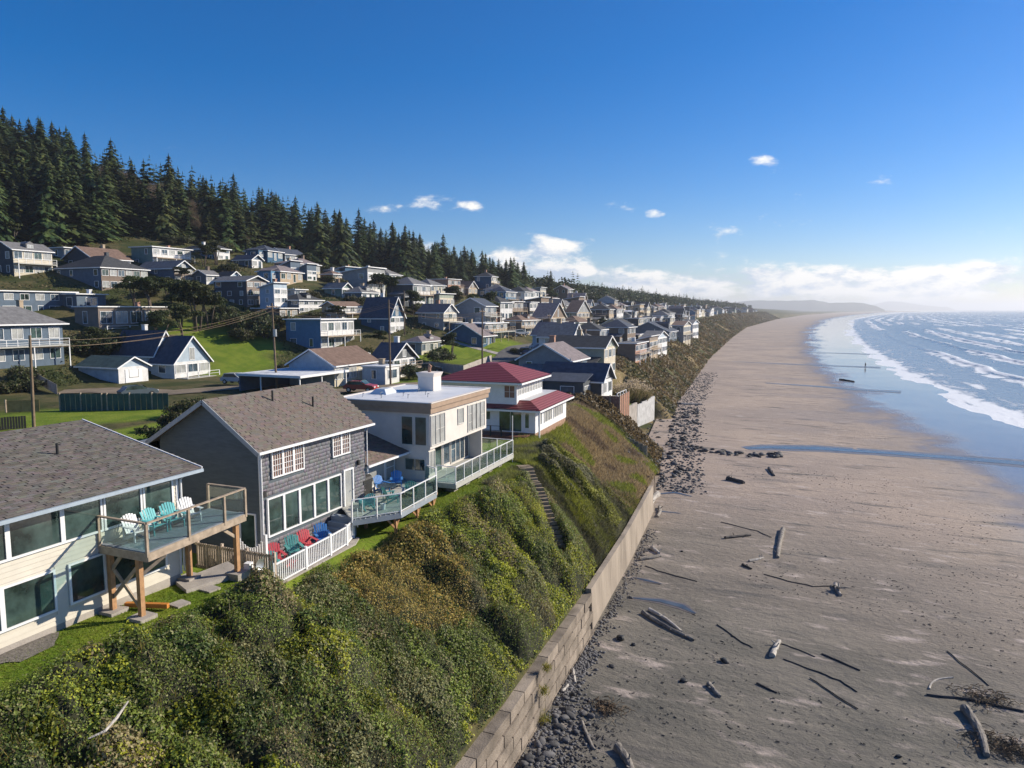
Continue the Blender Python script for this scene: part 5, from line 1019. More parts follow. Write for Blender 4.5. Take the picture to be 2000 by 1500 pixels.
# the carport before the brown roofed house, and the boards of the white garden walls
def carport():
    X, Y, Z = hit(560, 765); t = thing('carport', 'low carport with a white flat roof before the brown roofed house', 'carport', (X, Y, Z)); z = 2.3
    MB().box(-7, 4, -2, 9, z, z+.2).build('roof', RM['white'], t); MB().beam((4.05, -2, z+.05), (4.05, 9, z+.05), .06, .34).beam((-7, -2.05, z+.05), (4, -2.05, z+.05), .06, .34).build('fascia', M['trim'], t)
    for x, y in ((3.7, -1.7), (3.7, 3), (3.7, 8.7), (-3, -1.7), (-6.7, -1.7)): MB().box(x-.07, x+.07, y-.07, y+.07, -.5, z).build('post', M['trim'], t)
    MB().box(-6.8, -6.6, -1.8, 8.8, -.5, z).build('back_wall', WM['slate'], t)
carport()
def ring():
    X, Y, Z = atx(44, 650, -84); X = -84.0
# rows of houses filling the flat and the hillside beyond
def LIM(Y): return float(np.interp(Y, [40, 100, 150, 220, 300, 420, 700, 1500], [190, 172, 152, 112, 88, 68, 60, 56]))
def off_(X, Y): return float(xwall(Y))-X
def fill_rows():
    cn = dict(slate='slate blue', blue='blue', navy='navy', grey='grey', brown='brown', tan='tan', white='white', cream='cream', sage='sage green', shingle='wood shingled', pale_blue='pale blue', dark='charcoal', rose='salmon')
    rn = dict(gable_x='front gabled', gable_y='ridged', hip='hipped', flat='flat', shed='shed')
    walls = list(cn); n = 0; r = random.Random(5); spots = []
    for Y in np.concatenate([np.arange(118, 340, 11.5), np.arange(340, 700, 14), np.arange(700, 1500, 26)]):
        for row, off in enumerate((15, 31, 47, 63, 79, 96, 114)):
            spots.append((float(xwall(Y))-slope_w(Y)-off+8+r.uniform(-3, 3), Y+r.uniform(-3, 3), row))
    for X, Y, row in spots:
        if row > 4 and Y > 500 and r.random() < .5: continue
        if r.random() < .12+(.12 if Y < 160 else 0): continue
        if any(math.hypot(X-5-a, Y+5-b) < c+4.6 for a, b, c in FOOT): continue
        if -80 < X < -44 and 90 < Y < 215 and abs(X-np.interp(Y, [96, 120, 161, 204], [-51, -56, -66, -72])) < 9: continue
        wall = r.choice(walls); roof = r.choice(('gable_x', 'gable_y', 'hip', 'hip', 'flat', 'flat', 'shed')); rc = r.choice(('charcoal', 'grey', 'brown', 'slate', 'mauve', 'mauve', 'grey', 'white' if roof == 'flat' else 'charcoal')); st = r.choice((1, 2, 2, 3 if row > 2 and Y > 230 else 1)); fr = r.choice((None, 'white', 'cream', 'tan', 'white'))
        if off_(X, Y) > LIM(Y)-12: continue
        where = 'on the bluff' if row == 0 else ('on the flat' if row < 3 else 'up the slope'); far = 'far along the coast' if Y > 480 else ('in mid town' if Y > 260 else 'near the front houses')
        lab = f"{cn[wall]} {('one','two','three')[st-1]} storey house, {rc} {rn[roof]} roof, {where} {far}"
        house(lab, 0, 0, 0, 0, 0, roof=roof, wall=wall, rc=rc, st=st, front=fr, deck=r.choice((0, 1.2, 1.6)) if st > 1 and Y < 420 else 0, pos=(X, Y, gz(X-3, Y+3)-.1), dim=(r.uniform(6.5, 9), r.uniform(7, 10.5), st*2.7), rz=r.uniform(-.12, .12), group='houses filling the town rows', far=Y > 240, win=1 if Y < 420 else .5)
        n += 1
    print('filled', n)
fill_rows()
# ------------------------------------------------------------------ trees
def conifer_mesh(seed, H=26, low=False, droop=.35, base=.12, width=.17, col=((.034, .056, .022), (.055, .085, .028), (.095, .12, .036))):
    r = np.random.default_rng(seed); V = []; F = []; C = []; nv = 0
    lv = 13 if low else 30
    for i in range(lv):
        u = base+(1-base)*(i/lv); z = H*u; R = H*width*(1-u)**.72*(.6+.75*r.random())+.3; nb = 5 if low else 9
        for k in range(nb):
            a = r.uniform(0, 6.283); Rb = R*r.uniform(.6, 1.15); d = np.array((math.cos(a), math.sin(a), 0)); s = np.array((-d[1], d[0], 0))
            for q in range(2 if low else 4):
                f0 = q/(2 if low else 4)*.85; f1 = f0+(.62 if low else .38); w = Rb*(.34 if low else .23)*(1.15-f0)+.12
                p0 = d*Rb*f0+np.array((0, 0, z-droop*Rb*f0**1.5+r.normal(0, .15))); p1 = d*Rb*f1+np.array((0, 0, z-droop*Rb*f1**1.5-.25*w+r.normal(0, .2))); m = (p0+p1)/2
                V += [p0, m+s*w+np.array((0, 0, -.3*w)), p1, m-s*w+np.array((0, 0, -.3*w))]; F += [(nv, nv+1, nv+2), (nv, nv+2, nv+3)]; nv += 4
                c = np.array(col[r.integers(0, len(col))])*r.uniform(.75, 1.25); C += [c, c]
    p = [(0, 0, H-.9), (.25, 0, H-1.2), (0, 0, H+.8), (-.25, .1, H-1.2), (0, .25, H-1.2), (0, -.25, H-1.2)]; V += [np.array(q) for q in p]; F += [(nv+1, nv+2, nv+3), (nv+4, nv+2, nv+5)]; c = np.array(col[1]); C += [c, c]
    return np.array(V, float), np.array(F), np.array(C)
def leafy_tree_data(seed, H, spread, dead=False):
    r = random.Random(seed); cl = []
    for _ in range(13):
        a = r.uniform(0, 6.28); q = r.uniform(.1, .8)*spread; z = H*r.uniform(.62, .95); s = r.uniform(.25, .42)*spread; cl.append((math.cos(a)*q, math.sin(a)*q, z-.12*q, s, s, s*.55))
    return cl
TM = {}
def tree_protos():
    for i in range(6):
        v, f, c = conifer_mesh(100+i, 26, False, .25+.06*i, .06+.03*(i % 3), .29+.03*(i % 3)); me = npmesh('crown', v, f, M['needle'], c)
        mb = MB(); mb.tube([(0, 0, -2), (0, 0, 9), (0.1, 0, 25)], [.42, .3, .04], 7); t = mb.build('trunk', M['bark']); tm = t.data; bpy.data.objects.remove(t); TM['conifer', i] = (me, tm)
    for i in range(3):
        cl = leafy_tree_data(40+i, 9, 4.2); v, f, c = leafy_mesh('crown', cl, 5200, .42, [(.028, .045, .014), (.045, .065, .02), (.07, .085, .022)]); me = npmesh('crown', v, f, M['leaf_r'], c)
        mb = MB(); r = random.Random(i)
        for q in range(3):
            a = r.uniform(0, 6.28); mb.tube([(math.cos(a)*.3, math.sin(a)*.3, -1), (math.cos(a)*.8, math.sin(a)*.8, 3), (math.cos(a)*1.9, math.sin(a)*1.9, 6.6)], [.22, .17, .07], 6)
        t = mb.build('trunk', M['bark'], smooth=True); TM['pine', i] = (me, t.data); bpy.data.objects.remove(t)
    for i in range(3):
        cl = [(random.uniform(-1.3, 1.3), random.uniform(-1.3, 1.3), random.uniform(.5, 1.3), random.uniform(.7, 1.2), random.uniform(.7, 1.2), random.uniform(.6, 1.0)) for _ in range(9)]
        v, f, c = leafy_mesh('crown', cl, 2600, .26, [(.035, .05, .018), (.055, .075, .022), (.09, .10, .035), (.10, .09, .05)]); me = npmesh('crown', v, f, M['leaf_r'], c)
        mb = MB(); [mb.tube([(0, 0, -.5), (math.cos(q*1.6)*.7, math.sin(q*1.6)*.7, 1.0)], [.06, .03], 5) for q in range(4)]; t = mb.build('stem', M['bark']); TM['shrub', i] = (me, t.data); bpy.data.objects.remove(t)
    for i in range(2):   # bare alders: fine twig haze
        mb = MB(); r = random.Random(70+i)
        for q in range(7):
            a = r.uniform(0, 6.28); x, y = math.cos(a), math.sin(a); mb.tube([(0, 0, -1), (x*.6, y*.6, 3.5), (x*2.2, y*2.2, 8)], [.14, .09, .03], 5)
        t = mb.build('trunk', M['bark']); tm = t.data; bpy.data.objects.remove(t)
        n = 2600; d = rng.normal(0, 1, (n, 3)); d /= np.linalg.norm(d, axis=1)[:, None]; P = d*rng.random((n, 1))**.4*np.array((3.2, 3.2, 3.4))+np.array((0, 0, 6.0)); P = P[P[:, 2] > 2]
        c = np.tile((.17, .13, .085), (len(P), 1))*rng.uniform(.6, 1.3, (len(P), 1)); v, f, cc = blades(P, rng.uniform(.7, 1.5, len(P)), .075, c, .45); TM['alder', i] = (npmesh('crown', v, f, M['leaf'], cc), tm)
tree_protos()
NAMES = dict(conifer=('spruce_tree', 'spruce tree', 'trunk'), pine=('shore_pine', 'pine tree', 'trunk'), shrub=('evergreen_shrub', 'shrub', 'stem'), alder=('bare_alder', 'alder tree', 'trunk'))
def plant(kind, X, Y, s, label, group, sz=None, Z=None):
    k = random.randrange(len([q for q in TM if q[0] == kind])); cm, tm = TM[kind, k]; nm, cat, tn = NAMES[kind]
    t = thing(nm, label, cat, (X, Y, (gz(X, Y) if Z is None else Z)-.1), random.uniform(0, 6.28), group); t.scale = (s*random.uniform(.9, 1.1), s, sz or s*random.uniform(.8, 1.05))
    place('crown', cm, t); place(tn, tm, t); return t
def clear(X, Y, r=3.0): return not any(math.hypot(X-a, Y-b) < c+r for a, b, c in FOOT)
def forest():
    cand = []; r = random.Random(9)
    for _ in range(34000):
        Y = 30+1500*r.random()**1.9; D = r.uniform(52, 420); X = float(xwall(Y))-D; lim = LIM(Y)
        if D < lim-6+18*(vn(X, Y, 25, 15)-.5): continue
        if D > lim+150: continue
        d = math.hypot(X, Y); s = r.uniform(.55, 1.15)*float(np.interp(Y, [100, 250, 330, 420, 520, 800, 1500], [.80, .74, .64, .52, .58, .6, .6]))
        cand.append((X, Y, s))
    keep = []; cell = {}
    for X, Y, s in cand:
        g = 4.3+.002*Y; k = (int(X//g), int(Y//g))
        if k in cell or not clear(X, Y): continue
        # an opening of dry brush on the lower hillside
        hx = math.hypot((X+204)/24, (Y-172)/17)
        if hx < 1: continue
        cell[k] = 1
        u = X*math.cos(TH)+Y*math.sin(TH); v = -X*math.sin(TH)+Y*math.cos(TH)
        if v < 20 or abs(u/v) > .8: continue
        lim = LIM(Y); depth = float(xwall(Y))-X-lim
        keep.append((s*26/v*(1.4 if depth < 45 else .8), X, Y, s, depth))
    keep.sort(reverse=True)
    for q, X, Y, s, dp in keep[:300]:
        z = 'towering' if s > .92 else ('mid sized' if s > .72 else 'short'); w = 'at the forest edge' if dp < 18 else ('inside the forest' if dp < 60 else 'on the forested ridge'); y = 'above the dark balcony house' if Y < 150 else ('around the bare clearing' if Y < 215 else ('above the middle hillside houses' if Y < 300 else 'where the ridge falls to the town'))
        plant('conifer', X, Y, s, f'{z} dark spruce {w} {y}', 'spruces of the hillside forest')
    V = []; F = []; C = []; nv = 0; lows = [conifer_mesh(300+i, 24, True, .3, .06, .32) for i in range(4)]
    for i in range(3):
        rr = random.Random(i); cl = [(rr.uniform(-4, 4), rr.uniform(-4, 4), rr.uniform(8, 17), rr.uniform(2.6, 4.2), rr.uniform(2.6, 4.2), rr.uniform(2, 3.4)) for _ in range(9)]; lows.append(leafy_mesh('c', cl, 190, 2.3, [(.034, .05, .022), (.055, .075, .028), (.075, .085, .035)]))
    for q, X, Y, s, dp in keep[300:]:
        v, f, c = lows[r.randrange(4) if Y < 330 or r.random() < .35 else 4+r.randrange(3)]; a = r.uniform(0, 6.28); s *= r.uniform(.85, 1.1); ca, sa = math.cos(a)*s, math.sin(a)*s
        V.append(np.stack([v[:, 0]*ca-v[:, 1]*sa+X, v[:, 0]*sa+v[:, 1]*ca+Y, v[:, 2]*s+gz(X, Y)-.3], 1)); F.append(f+nv); nv += len(v); C.append(c*r.uniform(.7, 1.3))
    print('forest', len(keep))
    me = npmesh('far_forest', np.concatenate(V), np.concatenate(F), M['needle'], np.concatenate(C)); tag(place('far_forest', me), 'dark conifer forest along the ridge behind the town', 'forest', kind='stuff')
forest()
def garden_trees():
    for p, s in (((352, 640), 1.0), ((385, 645), 1.15), ((410, 640), .9), ((300, 610), 1.0), ((265, 600), .9)): X, Y, Z = hit(*p); plant('pine', X, Y, s, 'wind shaped shore pine with bare trunks above the white gabled house', 'shore pines above the white gabled house')
    for p, s in (((748, 585), .9), ((770, 590), .8), ((885, 600), .9), ((925, 622), .8), ((960, 628), .9), ((1000, 618), .7), ((1180, 655), .7)): X, Y, Z = hit(*p); plant('pine', X, Y, s, 'dark rounded pine between the houses of the town', 'rounded pines between the town houses')
    for p, s in (((460, 640), 1.5), ((490, 650), 1.6), ((520, 660), 1.4), ((440, 625), 1.3), ((545, 640), 1.2), ((475, 665), 1.0)): X, Y, Z = hit(*p); plant('shrub', X, Y, s*1.3, 'dense dark thicket shrub right of the shore pines', 'thicket shrubs behind the utility pole')
    for p, s in (((145, 690), 1.6), ((180, 685), 1.8), ((215, 690), 1.6), ((20, 770), 1.2), ((50, 765), 1.0)): X, Y, Z = hit(*p); plant('shrub', X, Y, s*1.1, 'olive brown shrub between the navy house and white garage', 'olive shrubs by the navy house')
    for p, s in (((340, 840), .9), ((365, 815), 1.0), ((385, 800), .9), ((310, 860), .7)): X, Y, Z = hit(*p); plant('shrub', X, Y, s, 'dark wind bent shrub behind the grey gabled house', 'dark shrubs behind the grey house')
    for p, s, l in (((1180, 790), .55, 'low shrub on the planted terrace edge near the cedar deck'), ((1215, 790), .55, 'low shrub on the planted terrace edge near the cedar deck'), ((1090, 685), .8, 'round shrub at the road bend before the sage house'), ((880, 702), .5, 'small dark shrub on the bright lawn'), ((1010, 690), .8, 'brown shrub beside the road')): X, Y, Z = hit(*p); plant('shrub', X, Y, s, l, 'shrub pair on the terrace edge' if 'terrace' in l else None)
    r = random.Random(31); n = 0
    for _ in range(3000):
        Y = 60+500*r.random()**1.5; D = r.uniform(35, 200); X = float(xwall(Y))-D
        if not clear(X, Y, 1.2) or X > -55 and Y < 120: continue
        if abs(X-np.interp(Y, [60, 96, 120, 161, 204, 400], [-51, -51, -56, -66, -72, -80])) < 5.5: continue
        if Y < 95 and X > -104: continue
        u = X*math.cos(TH)+Y*math.sin(TH); v = -X*math.sin(TH)+Y*math.cos(TH)
        if v < 20 or abs(u/v) > .78 or vn(X, Y, 18, 91) < .36: continue
        near = min(((math.hypot(X-a, Y-b), i) for i, (a, b, c) in enumerate(FOOT[:len(HL)])))
        nm = 'the far town rows' if near[0] > 26 else 'the '+' '.join(HL[near[1]][0].split(' with ')[0].split()[:7])
        if r.random() < .34: plant('pine', X, Y, r.uniform(.45, .85), f'small dark shore pine beside {nm}', 'small pines scattered through the town')
        elif r.random() < .10 and D > 120: plant('alder', X, Y, r.uniform(.7, 1.1), f'leafless brown alder beside {nm}', 'bare alders among the houses')
        else:
            s = r.uniform(.7, 1.7)
            plant('shrub', X, Y, s, f"{'large' if s > 1.2 else 'small'} dark evergreen shrub beside {nm}", 'shrubs scattered through the town')
        n += 1
        if n > 400: break
    for _ in range(80):
        X = -204+r.gauss(0, 13); Y = 172+r.gauss(0, 11)
        if clear(X, Y, 0): plant('alder', X, Y, r.uniform(.8, 1.3), 'bare brown alder in the dry clearing of the forest', 'bare alders in the forest clearing')
    # brush on the bluff face down the coast
    P = []; Cc = []; n = 95000; y = 84+1500*rng.random(n)**2.3; D = rng.random(n)*(slope_w(y)+4); x = xwall(y)-D; z = land(x, y); a = vn(x, y, 4, 95); hgt = .4+1.6*np.clip(vn(x, y, 3, 96)-.35, 0, 1); k = (a > .25) & ~((y > 98) & (y < 129) & (x > -39))
    c = np.where((a > .6)[:, None], np.array((.085, .085, .035)), np.array((.15, .11, .055)))*rng.uniform(.6, 1.3, (n, 1)); Pz = np.stack([x, y, z+hgt*rng.random(n)], 1)[k]; nrm = np.tile((.6, 0, .8), (len(Pz), 1))
    v, f, cc = leaves(Pz, nrm, .30+.0016*Pz[:, 1], c[k], .8, .7); tag(place('bluff_brush', npmesh('bluff_brush', v, f, M['leaf'], cc)), 'brown and olive brush on the bluff face down the coast', 'brush', kind='stuff')
garden_trees()
def hillside_brush():
    n = 150000; y = 70+520*rng.random(n)**1.5; D = 30+170*rng.random(n); x = xwall(y)-D
    m = (vn(x, y, 11, 101)+.5*(vn(x, y, 4, 102)-.5) > .47) & ~((y < 98) & (x > -100)) & ~((x > -55) & (y < 110))
    m &= np.abs(x-np.interp(y, [60, 96, 120, 161, 204, 400], [-51, -51, -56, -66, -72, -80])) > 5
    for a, b, c in FOOT: m &= np.hypot(x-a, y-b) > c*.95
    for a, b, r in LAWNS: m &= np.hypot(x-a, y-b) > r*1.05
    x, y = x[m], y[m]; h = 1.7*np.clip(vn(x, y, 3.2, 103)-.25, .05, 1); z = land(x, y)+h*rng.random(len(x)); a = vn(x, y, 7, 104); k = rng.random((len(x), 1))
    c = np.where((a > .62)[:, None], np.array((.15, .12, .06)), np.where((a < .4)[:, None], np.array((.045, .065, .02)), np.array((.085, .10, .03))))*(.6+.8*k)
    v, f, cc = leaves(np.stack([x, y, z], 1), np.tile((.4, -.1, .9), (len(x), 1)), .34+.0009*y, c, .8, .7)
    tag(place('hillside_brush', npmesh('hillside_brush', v, f, M['leaf'], cc)), 'low scrub and brambles between the hillside houses', 'scrub', kind='stuff')
hillside_brush()
# ------------------------------------------------------------------ earth steps, garden walls and fences
def earth_steps():
    a = np.array((-18.7, 46.6)); b = np.array((-14.0, 41.0)); t = thing('bank_steps', 'flight of timber edged earth steps down the grassy bank', 'steps', (a[0], a[1], gz(*a))); n = 25; tm = mat('step_timber', (.27, .215, .15), .9, .3, 3); d = (b-a)/np.linalg.norm(b-a); s = np.array((-d[1], d[0]))
    for i in range(n):
        p = a+(b-a)*(i+.5)/n; z = gz(*p)+.10; q = p-a; u = z-t.location[2]; w = .48+random.uniform(-.05, .05)
        MB().beam((*(q-s*w), u), (*(q+s*w), u+random.uniform(-.03, .03)), .22, .20).build('step', tm, t)
earth_steps()
def panel_wall(label, name, pts, z0, z1, step, m, cat='wall', th=.12, part='board', gap=.01, posts=None, top=None):
    P = [np.array(p, float) for p in pts]; t = thing(name, label, cat, (*P[0], z0[0] if hasattr(z0, '__len__') else z0)); O = np.array(t.location)
    tot = sum(np.linalg.norm(P[i+1]-P[i]) for i in range(len(P)-1)); run = 0
    for i in range(len(P)-1):
        L = np.linalg.norm(P[i+1]-P[i]); n = max(1, int(round(L/step))); d = (P[i+1]-P[i])/L
        for k in range(n):
            a = P[i]+d*(L*k/n+gap/2); b = P[i]+d*(L*(k+1)/n-gap/2); u = (run+L*(k+.5)/n)/tot
            lo = z0 if not hasattr(z0, '__len__') else z0[0]+(z0[1]-z0[0])*u; hi = z1 if not hasattr(z1, '__len__') else z1[0]+(z1[1]-z1[0])*u; hi += random.uniform(-.02, .02)
            c = (lo+hi)/2; MB().beam((a[0]-O[0], a[1]-O[1], c-O[2]), (b[0]-O[0], b[1]-O[1], c-O[2]), th, hi-lo).build(part, m, t)
            if posts and k % posts == 0: MB().box(a[0]-O[0]-.07, a[0]-O[0]+.07, a[1]-O[1]-.07, a[1]-O[1]+.07, lo-O[2]-.3, hi-O[2]+.12).build('post', M['wood'], t)
        run += L
    return t
panel_wall('tall grey concrete wall holding the small garden lawn above the riprap', 'garden_wall', [(-31.2, 101.2), (-26.8, 102.5), (-26.4, 117)], (-.3, -.6), (4.3, 4.5), 3.2, M['conc'], th=.35, part='panel')
panel_wall('tall white boarded seawall beside the pampas grass', 'garden_wall', [(-26.3, 117.2), (-25.2, 126)], -.4, (4.0, 4.7), 2.2, mat('weathered_white', (.5, .5, .5), .8, .2, 1.2), th=.2, part='panel')
struct(MB().slab([(-31.3, 101.4, 4.2), (-26.9, 102.7, 4.2), (-26.5, 117, 4.2), (-31.3, 117, 4.2)], .3).build('garden_lawn', mat('mown_lawn', (.16, .23, .02), .95, .25, 1.5, .4, 30)))
panel_wall('long weathered board fence behind the dry lot', 'board_fence', [(-33, 84.5), (-24, 83.8), (-17.2, 82.5)], (7.6, 2.2), (9.4, 3.9), .55, M['grey_wood'], 'fence', .05, posts=4)
panel_wall('low stained plank wall at the beach corner of the dry lot', 'plank_wall', [(-18.5, 70.6), (-14.3, 70.2)], (2.6, .2), (4.6, 3.2), .5, mat('stained_plank', (.13, .095, .08), .9, .3, 3, rnd=.3), 'wall', .08)
panel_wall('cedar deck fence with reddish boards by the slate cottage', 'board_fence', [(-25.3, 91), (-22.8, 91.3), (-23.0, 97.6)], 4.5, 8.6, .4, mat('red_cedar', (.30, .15, .10), .8, .25, 3, rnd=.25), 'fence', .05, posts=3)
def px_fence(label, pxs, h, step, m, name='fence', posts=None, z0=-.1):
    P = [hit(*p) for p in pxs]; t = panel_wall(label, name, [(p[0], p[1]) for p in P], (P[0][2]+z0, P[-1][2]+z0), (P[0][2]+h, P[-1][2]+h), step, m, 'fence', .04, gap=.03, posts=posts)
gf = mat('green_fence', (.05, .10, .085), .8, .2, 1)
px_fence('green slatted privacy fence with pale posts behind the lawn', [(118, 802), (210, 802), (330, 800)], 1.9, .6, gf, posts=4)
px_fence('weathered picket fence below the navy house', [(28, 745), (75, 752), (112, 770)], 1.3, .35, M['grey_wood'])
px_fence('low yellow timber wall at the back of the lawn', [(12, 806), (78, 803)], 1.3, 1.6, mat('yellow_timber', (.33, .23, .09), .8, .25, 2), 'timber_wall', posts=2)
px_fence('dark picket fence showing above the cream house roof', [(-20, 842), (52, 836)], 1.2, .22, M['dark'])
px_fence('tan retaining wall below the bright lawn', [(838, 722), (905, 735), (960, 708)], 1.5, 3, M['conc'], 'retaining_wall')
# ------------------------------------------------------------------ utility poles and wires
POLES = []
def pole(bx, by, tx, ty, label, arm=True, trans=False):
    X, Y, Z = hit(bx, by); top = aty(tx, ty, Y); h = min(13, top[2]-Z); t = thing('utility_pole', label, 'utility pole', (X, Y, Z)); lean = max(-.6, min(.6, top[0]-X))
    MB().tube([(0, 0, -.5), (lean, 0, h)], [.16, .11], 9).build('shaft', M['pole'], t)
    if arm:
        MB().beam((lean, -1.1, h-.5), (lean, 1.1, h-.5), .1, .12).build('crossarm', M['pole'], t)
        for y in (-1, -.5, .5, 1): MB().tube([(lean, y, h-.44), (lean, y, h-.26)], [.05, .03], 6).build('insulator', M['steel'], t)
    if trans: MB().tube([(lean*.7+.32, -.1, h*.62), (lean*.7+.32, -.1, h*.62+1.0)], .27, 12).build('transformer', M['steel'], t)
    POLES.append((X+lean, Y, Z+h-.5))
pole(66, 838, 58, 655, 'weathered utility pole rising behind the cream house roof', False); pole(541, 762, 531, 592, 'utility pole with grey transformer behind the grey house', True, True); pole(763, 752, 759, 585, 'slim utility pole beside the white garage', False); pole(942, 736, 942, 602, 'utility pole at the roadside behind the red roof', True); pole(1073, 692, 1072, 612, 'utility pole at the road bend by the white car', True); pole(1152, 672, 1152, 607, 'distant utility pole before the big dark gambrel roof', True); pole(790, 655, 789, 568, 'thin pole rising beside the deep blue pointed house', False); pole(1235, 640, 1235, 598, 'far utility pole in the middle of the town', True)
def wire(p, q, sag, label):
    p = np.array(p); q = np.array(q); pts = [p+(q-p)*u-np.array((0, 0, sag*4*u*(1-u))) for u in np.linspace(0, 1, 14)]; tag(MB().tube(pts, .02, 5).build('power_line', M['pole'], None), label, 'wire', 'power lines between the poles')
order = [0, 1, 2, 3, 4, 5, 7]
for i in range(len(order)-1):
    for y in (-.9, .0, .9): a = POLES[order[i]]; b = POLES[order[i+1]]; wire((a[0], a[1]+y*.2, a[2]-abs(y)*.7), (b[0], b[1]+y, b[2]-abs(y)*.4), 1.2, 'thin power line strung between neighbouring utility poles')
# ------------------------------------------------------------------ vehicles
def car(px, py, rz, body, label, suv=True):
    X, Y, Z = hit(px, py); t = thing('parked_car', label, 'car', (X, Y, Z+.2), rz); m = mat('paint', body, .25, .05, 2, spec=.6)
    prof = [(-2.2, .45), (-2.25, .85), (-2.0, 1.0), (-1.9, 1.02), (-1.5, 1.62 if suv else 1.45), (.3, 1.66 if suv else 1.45), (1.05, 1.08), (2.0, .95), (2.25, .7), (2.25, .42)]
    def ext(pr, w0): n = len(pr); return [(x, -w0, z) for x, z in pr]+[(x, w0, z) for x, z in pr], [tuple(range(n)), tuple(range(2*n-1, n-1, -1))]+[(i, i+n, (i+1) % n+n, (i+1) % n) for i in range(n)]
    MB().add(*ext(prof, .9)).build('body', m, t)
    for s in (-1, 1):
        MB().add([(-1.7, s*.905, 1.05), (.85, s*.905, 1.08), (.25, s*.905, 1.55), (-1.45, s*.905, 1.52)], [(0, 1, 2, 3) if s < 0 else (3, 2, 1, 0)]).build('side_window', M['pane'], t)
        MB().box(2.2, 2.28, s*.6-.2, s*.6+.2, .68, .85).build('headlight', M['trim'], t)
        for x in (-1.4, 1.4): w = MB().tube([(x, s*.72, .36), (x, s*.95, .36)], .36, 14).build('wheel', M['dark'], t); MB().tube([(x, s*.95, .36), (x, s*.97, .36)], .2, 10).build('rim', M['steel'], w)
    MB().add([(1.02, -.8, 1.12), (1.02, .8, 1.12), (.36, .75, 1.64), (.36, -.75, 1.64)], [(0, 1, 2, 3)]).build('windscreen', M['pane'], t)
car(1052, 684, .25, (.62, .64, .66), 'white sports utility car parked at the road bend'); car(838, 730, .5, (.03, .035, .04), 'dark pickup style car parked below the retaining wall'); car(996, 660, .9, (.05, .05, .055), 'black car parked before the brown shingle house'); car(1016, 657, .9, (.55, .56, .57), 'silver car parked next to the black one'); car(270, 778, 1.2, (.10, .13, .15), 'small grey car on the dirt road behind the green fence', False)
car(705, 768, .2, (.35, .05, .04), 'dark red car on the dirt road by the white garage', False); car(1030, 694, .3, (.06, .10, .2), 'navy car parked along the road behind the red roof'); car(700, 700, .4, (.6, .6, .58), 'white car beside the sky blue house posts', False); car(462, 752, .1, (.45, .46, .47), 'silver car on the dirt road left of the transformer pole')
# ------------------------------------------------------------------ pampas grass tufts
for i, (p, s) in enumerate((((1232, 748), 1.0), ((1252, 752), 1.1), ((1275, 752), 1.2), ((1290, 758), .9), ((1065, 640), 1.2), ((1085, 645), 1.0))):
    X, Y, Z = hit(*p) if i > 3 else (-30+i*1.2, 117.5+i*1.6, 3.9); t = thing('pampas_grass', 'tan pampas grass clump above the white seawall' if i < 4 else 'pale pampas grass clump beside the stairs', 'grass', (X, Y, Z), group='pampas clumps by the white seawall' if i < 4 else 'pampas clumps in the town')
    n = 1500; a = rng.uniform(0, 6.28, n); P = np.stack([np.cos(a)*rng.random(n)*.5, np.sin(a)*rng.random(n)*.5, np.full(n, -.4)], 1)*s; c = np.where(rng.random((n, 1)) < .45, np.array((.38, .29, .18)), np.array((.16, .16, .06)))*rng.uniform(.7, 1.2, (n, 1))
    v, f, cc = blades(P, rng.uniform(1.6, 3.2, n)*s, .09, c, .38); place('leaves', npmesh('leaves', v, f, M['leaf'], cc), t)
    n = 160; P = np.stack([rng.normal(0, .9, n), rng.normal(0, .9, n), rng.uniform(2.2, 3.3, n)], 1)*s; v, f, cc = leaves(P, np.tile((0, .5, .5), (n, 1)), .5, np.tile((.55, .46, .34), (n, 1)), .8, .3); place('plumes', npmesh('plumes', v, f, M['leaf'], cc), t)
# ------------------------------------------------------------------ driftwood, rocks and wrack on the beach
def log(p, q, r, label, m='log', r2=None, bend=.06, cut=True, lift=.55, group=None, name='driftwood_log', stubs=2):
    A = np.array(hit(*p)); B = np.array(hit(*q)); A[2] = gz(A[0], A[1]); B[2] = gz(B[0], B[1]); c = (A+B)/2; L = np.linalg.norm(B-A); r2 = r2 or r*.7; n = 9; pts = []; rad = []
    nrm = np.array((-(B-A)[1], (B-A)[0], 0))/max(L, .01)
    for i in range(n): u = i/(n-1); P = A+(B-A)*u+nrm*bend*L*math.sin(u*3.1)+np.array((0, 0, (r+(r2-r)*u)*lift)); pts.append(P-c); rad.append((r+(r2-r)*u)*random.uniform(.9, 1.1))
    t = thing(name, label, 'driftwood', c, group=group); o = MB().tube(pts, rad, 12).build('trunk', M[m], t, smooth=False)
    for i, v in enumerate(o.data.vertices):
        if i < n*12: f = random.uniform(.86, 1.12); p0 = pts[i//12]; v.co = [p0[k]+(v.co[k]-p0[k])*f for k in range(3)]
    for _ in range(stubs): i = random.randrange(1, n-1); a = random.uniform(.3, 2.8); d = nrm*math.cos(a)+np.array((0, 0, math.sin(a))); MB().tube([pts[i], pts[i]+d*(rad[i]+random.uniform(.08, .3))], [rad[i]*.3, .03], 6).build('branch_stub', M[m], t)
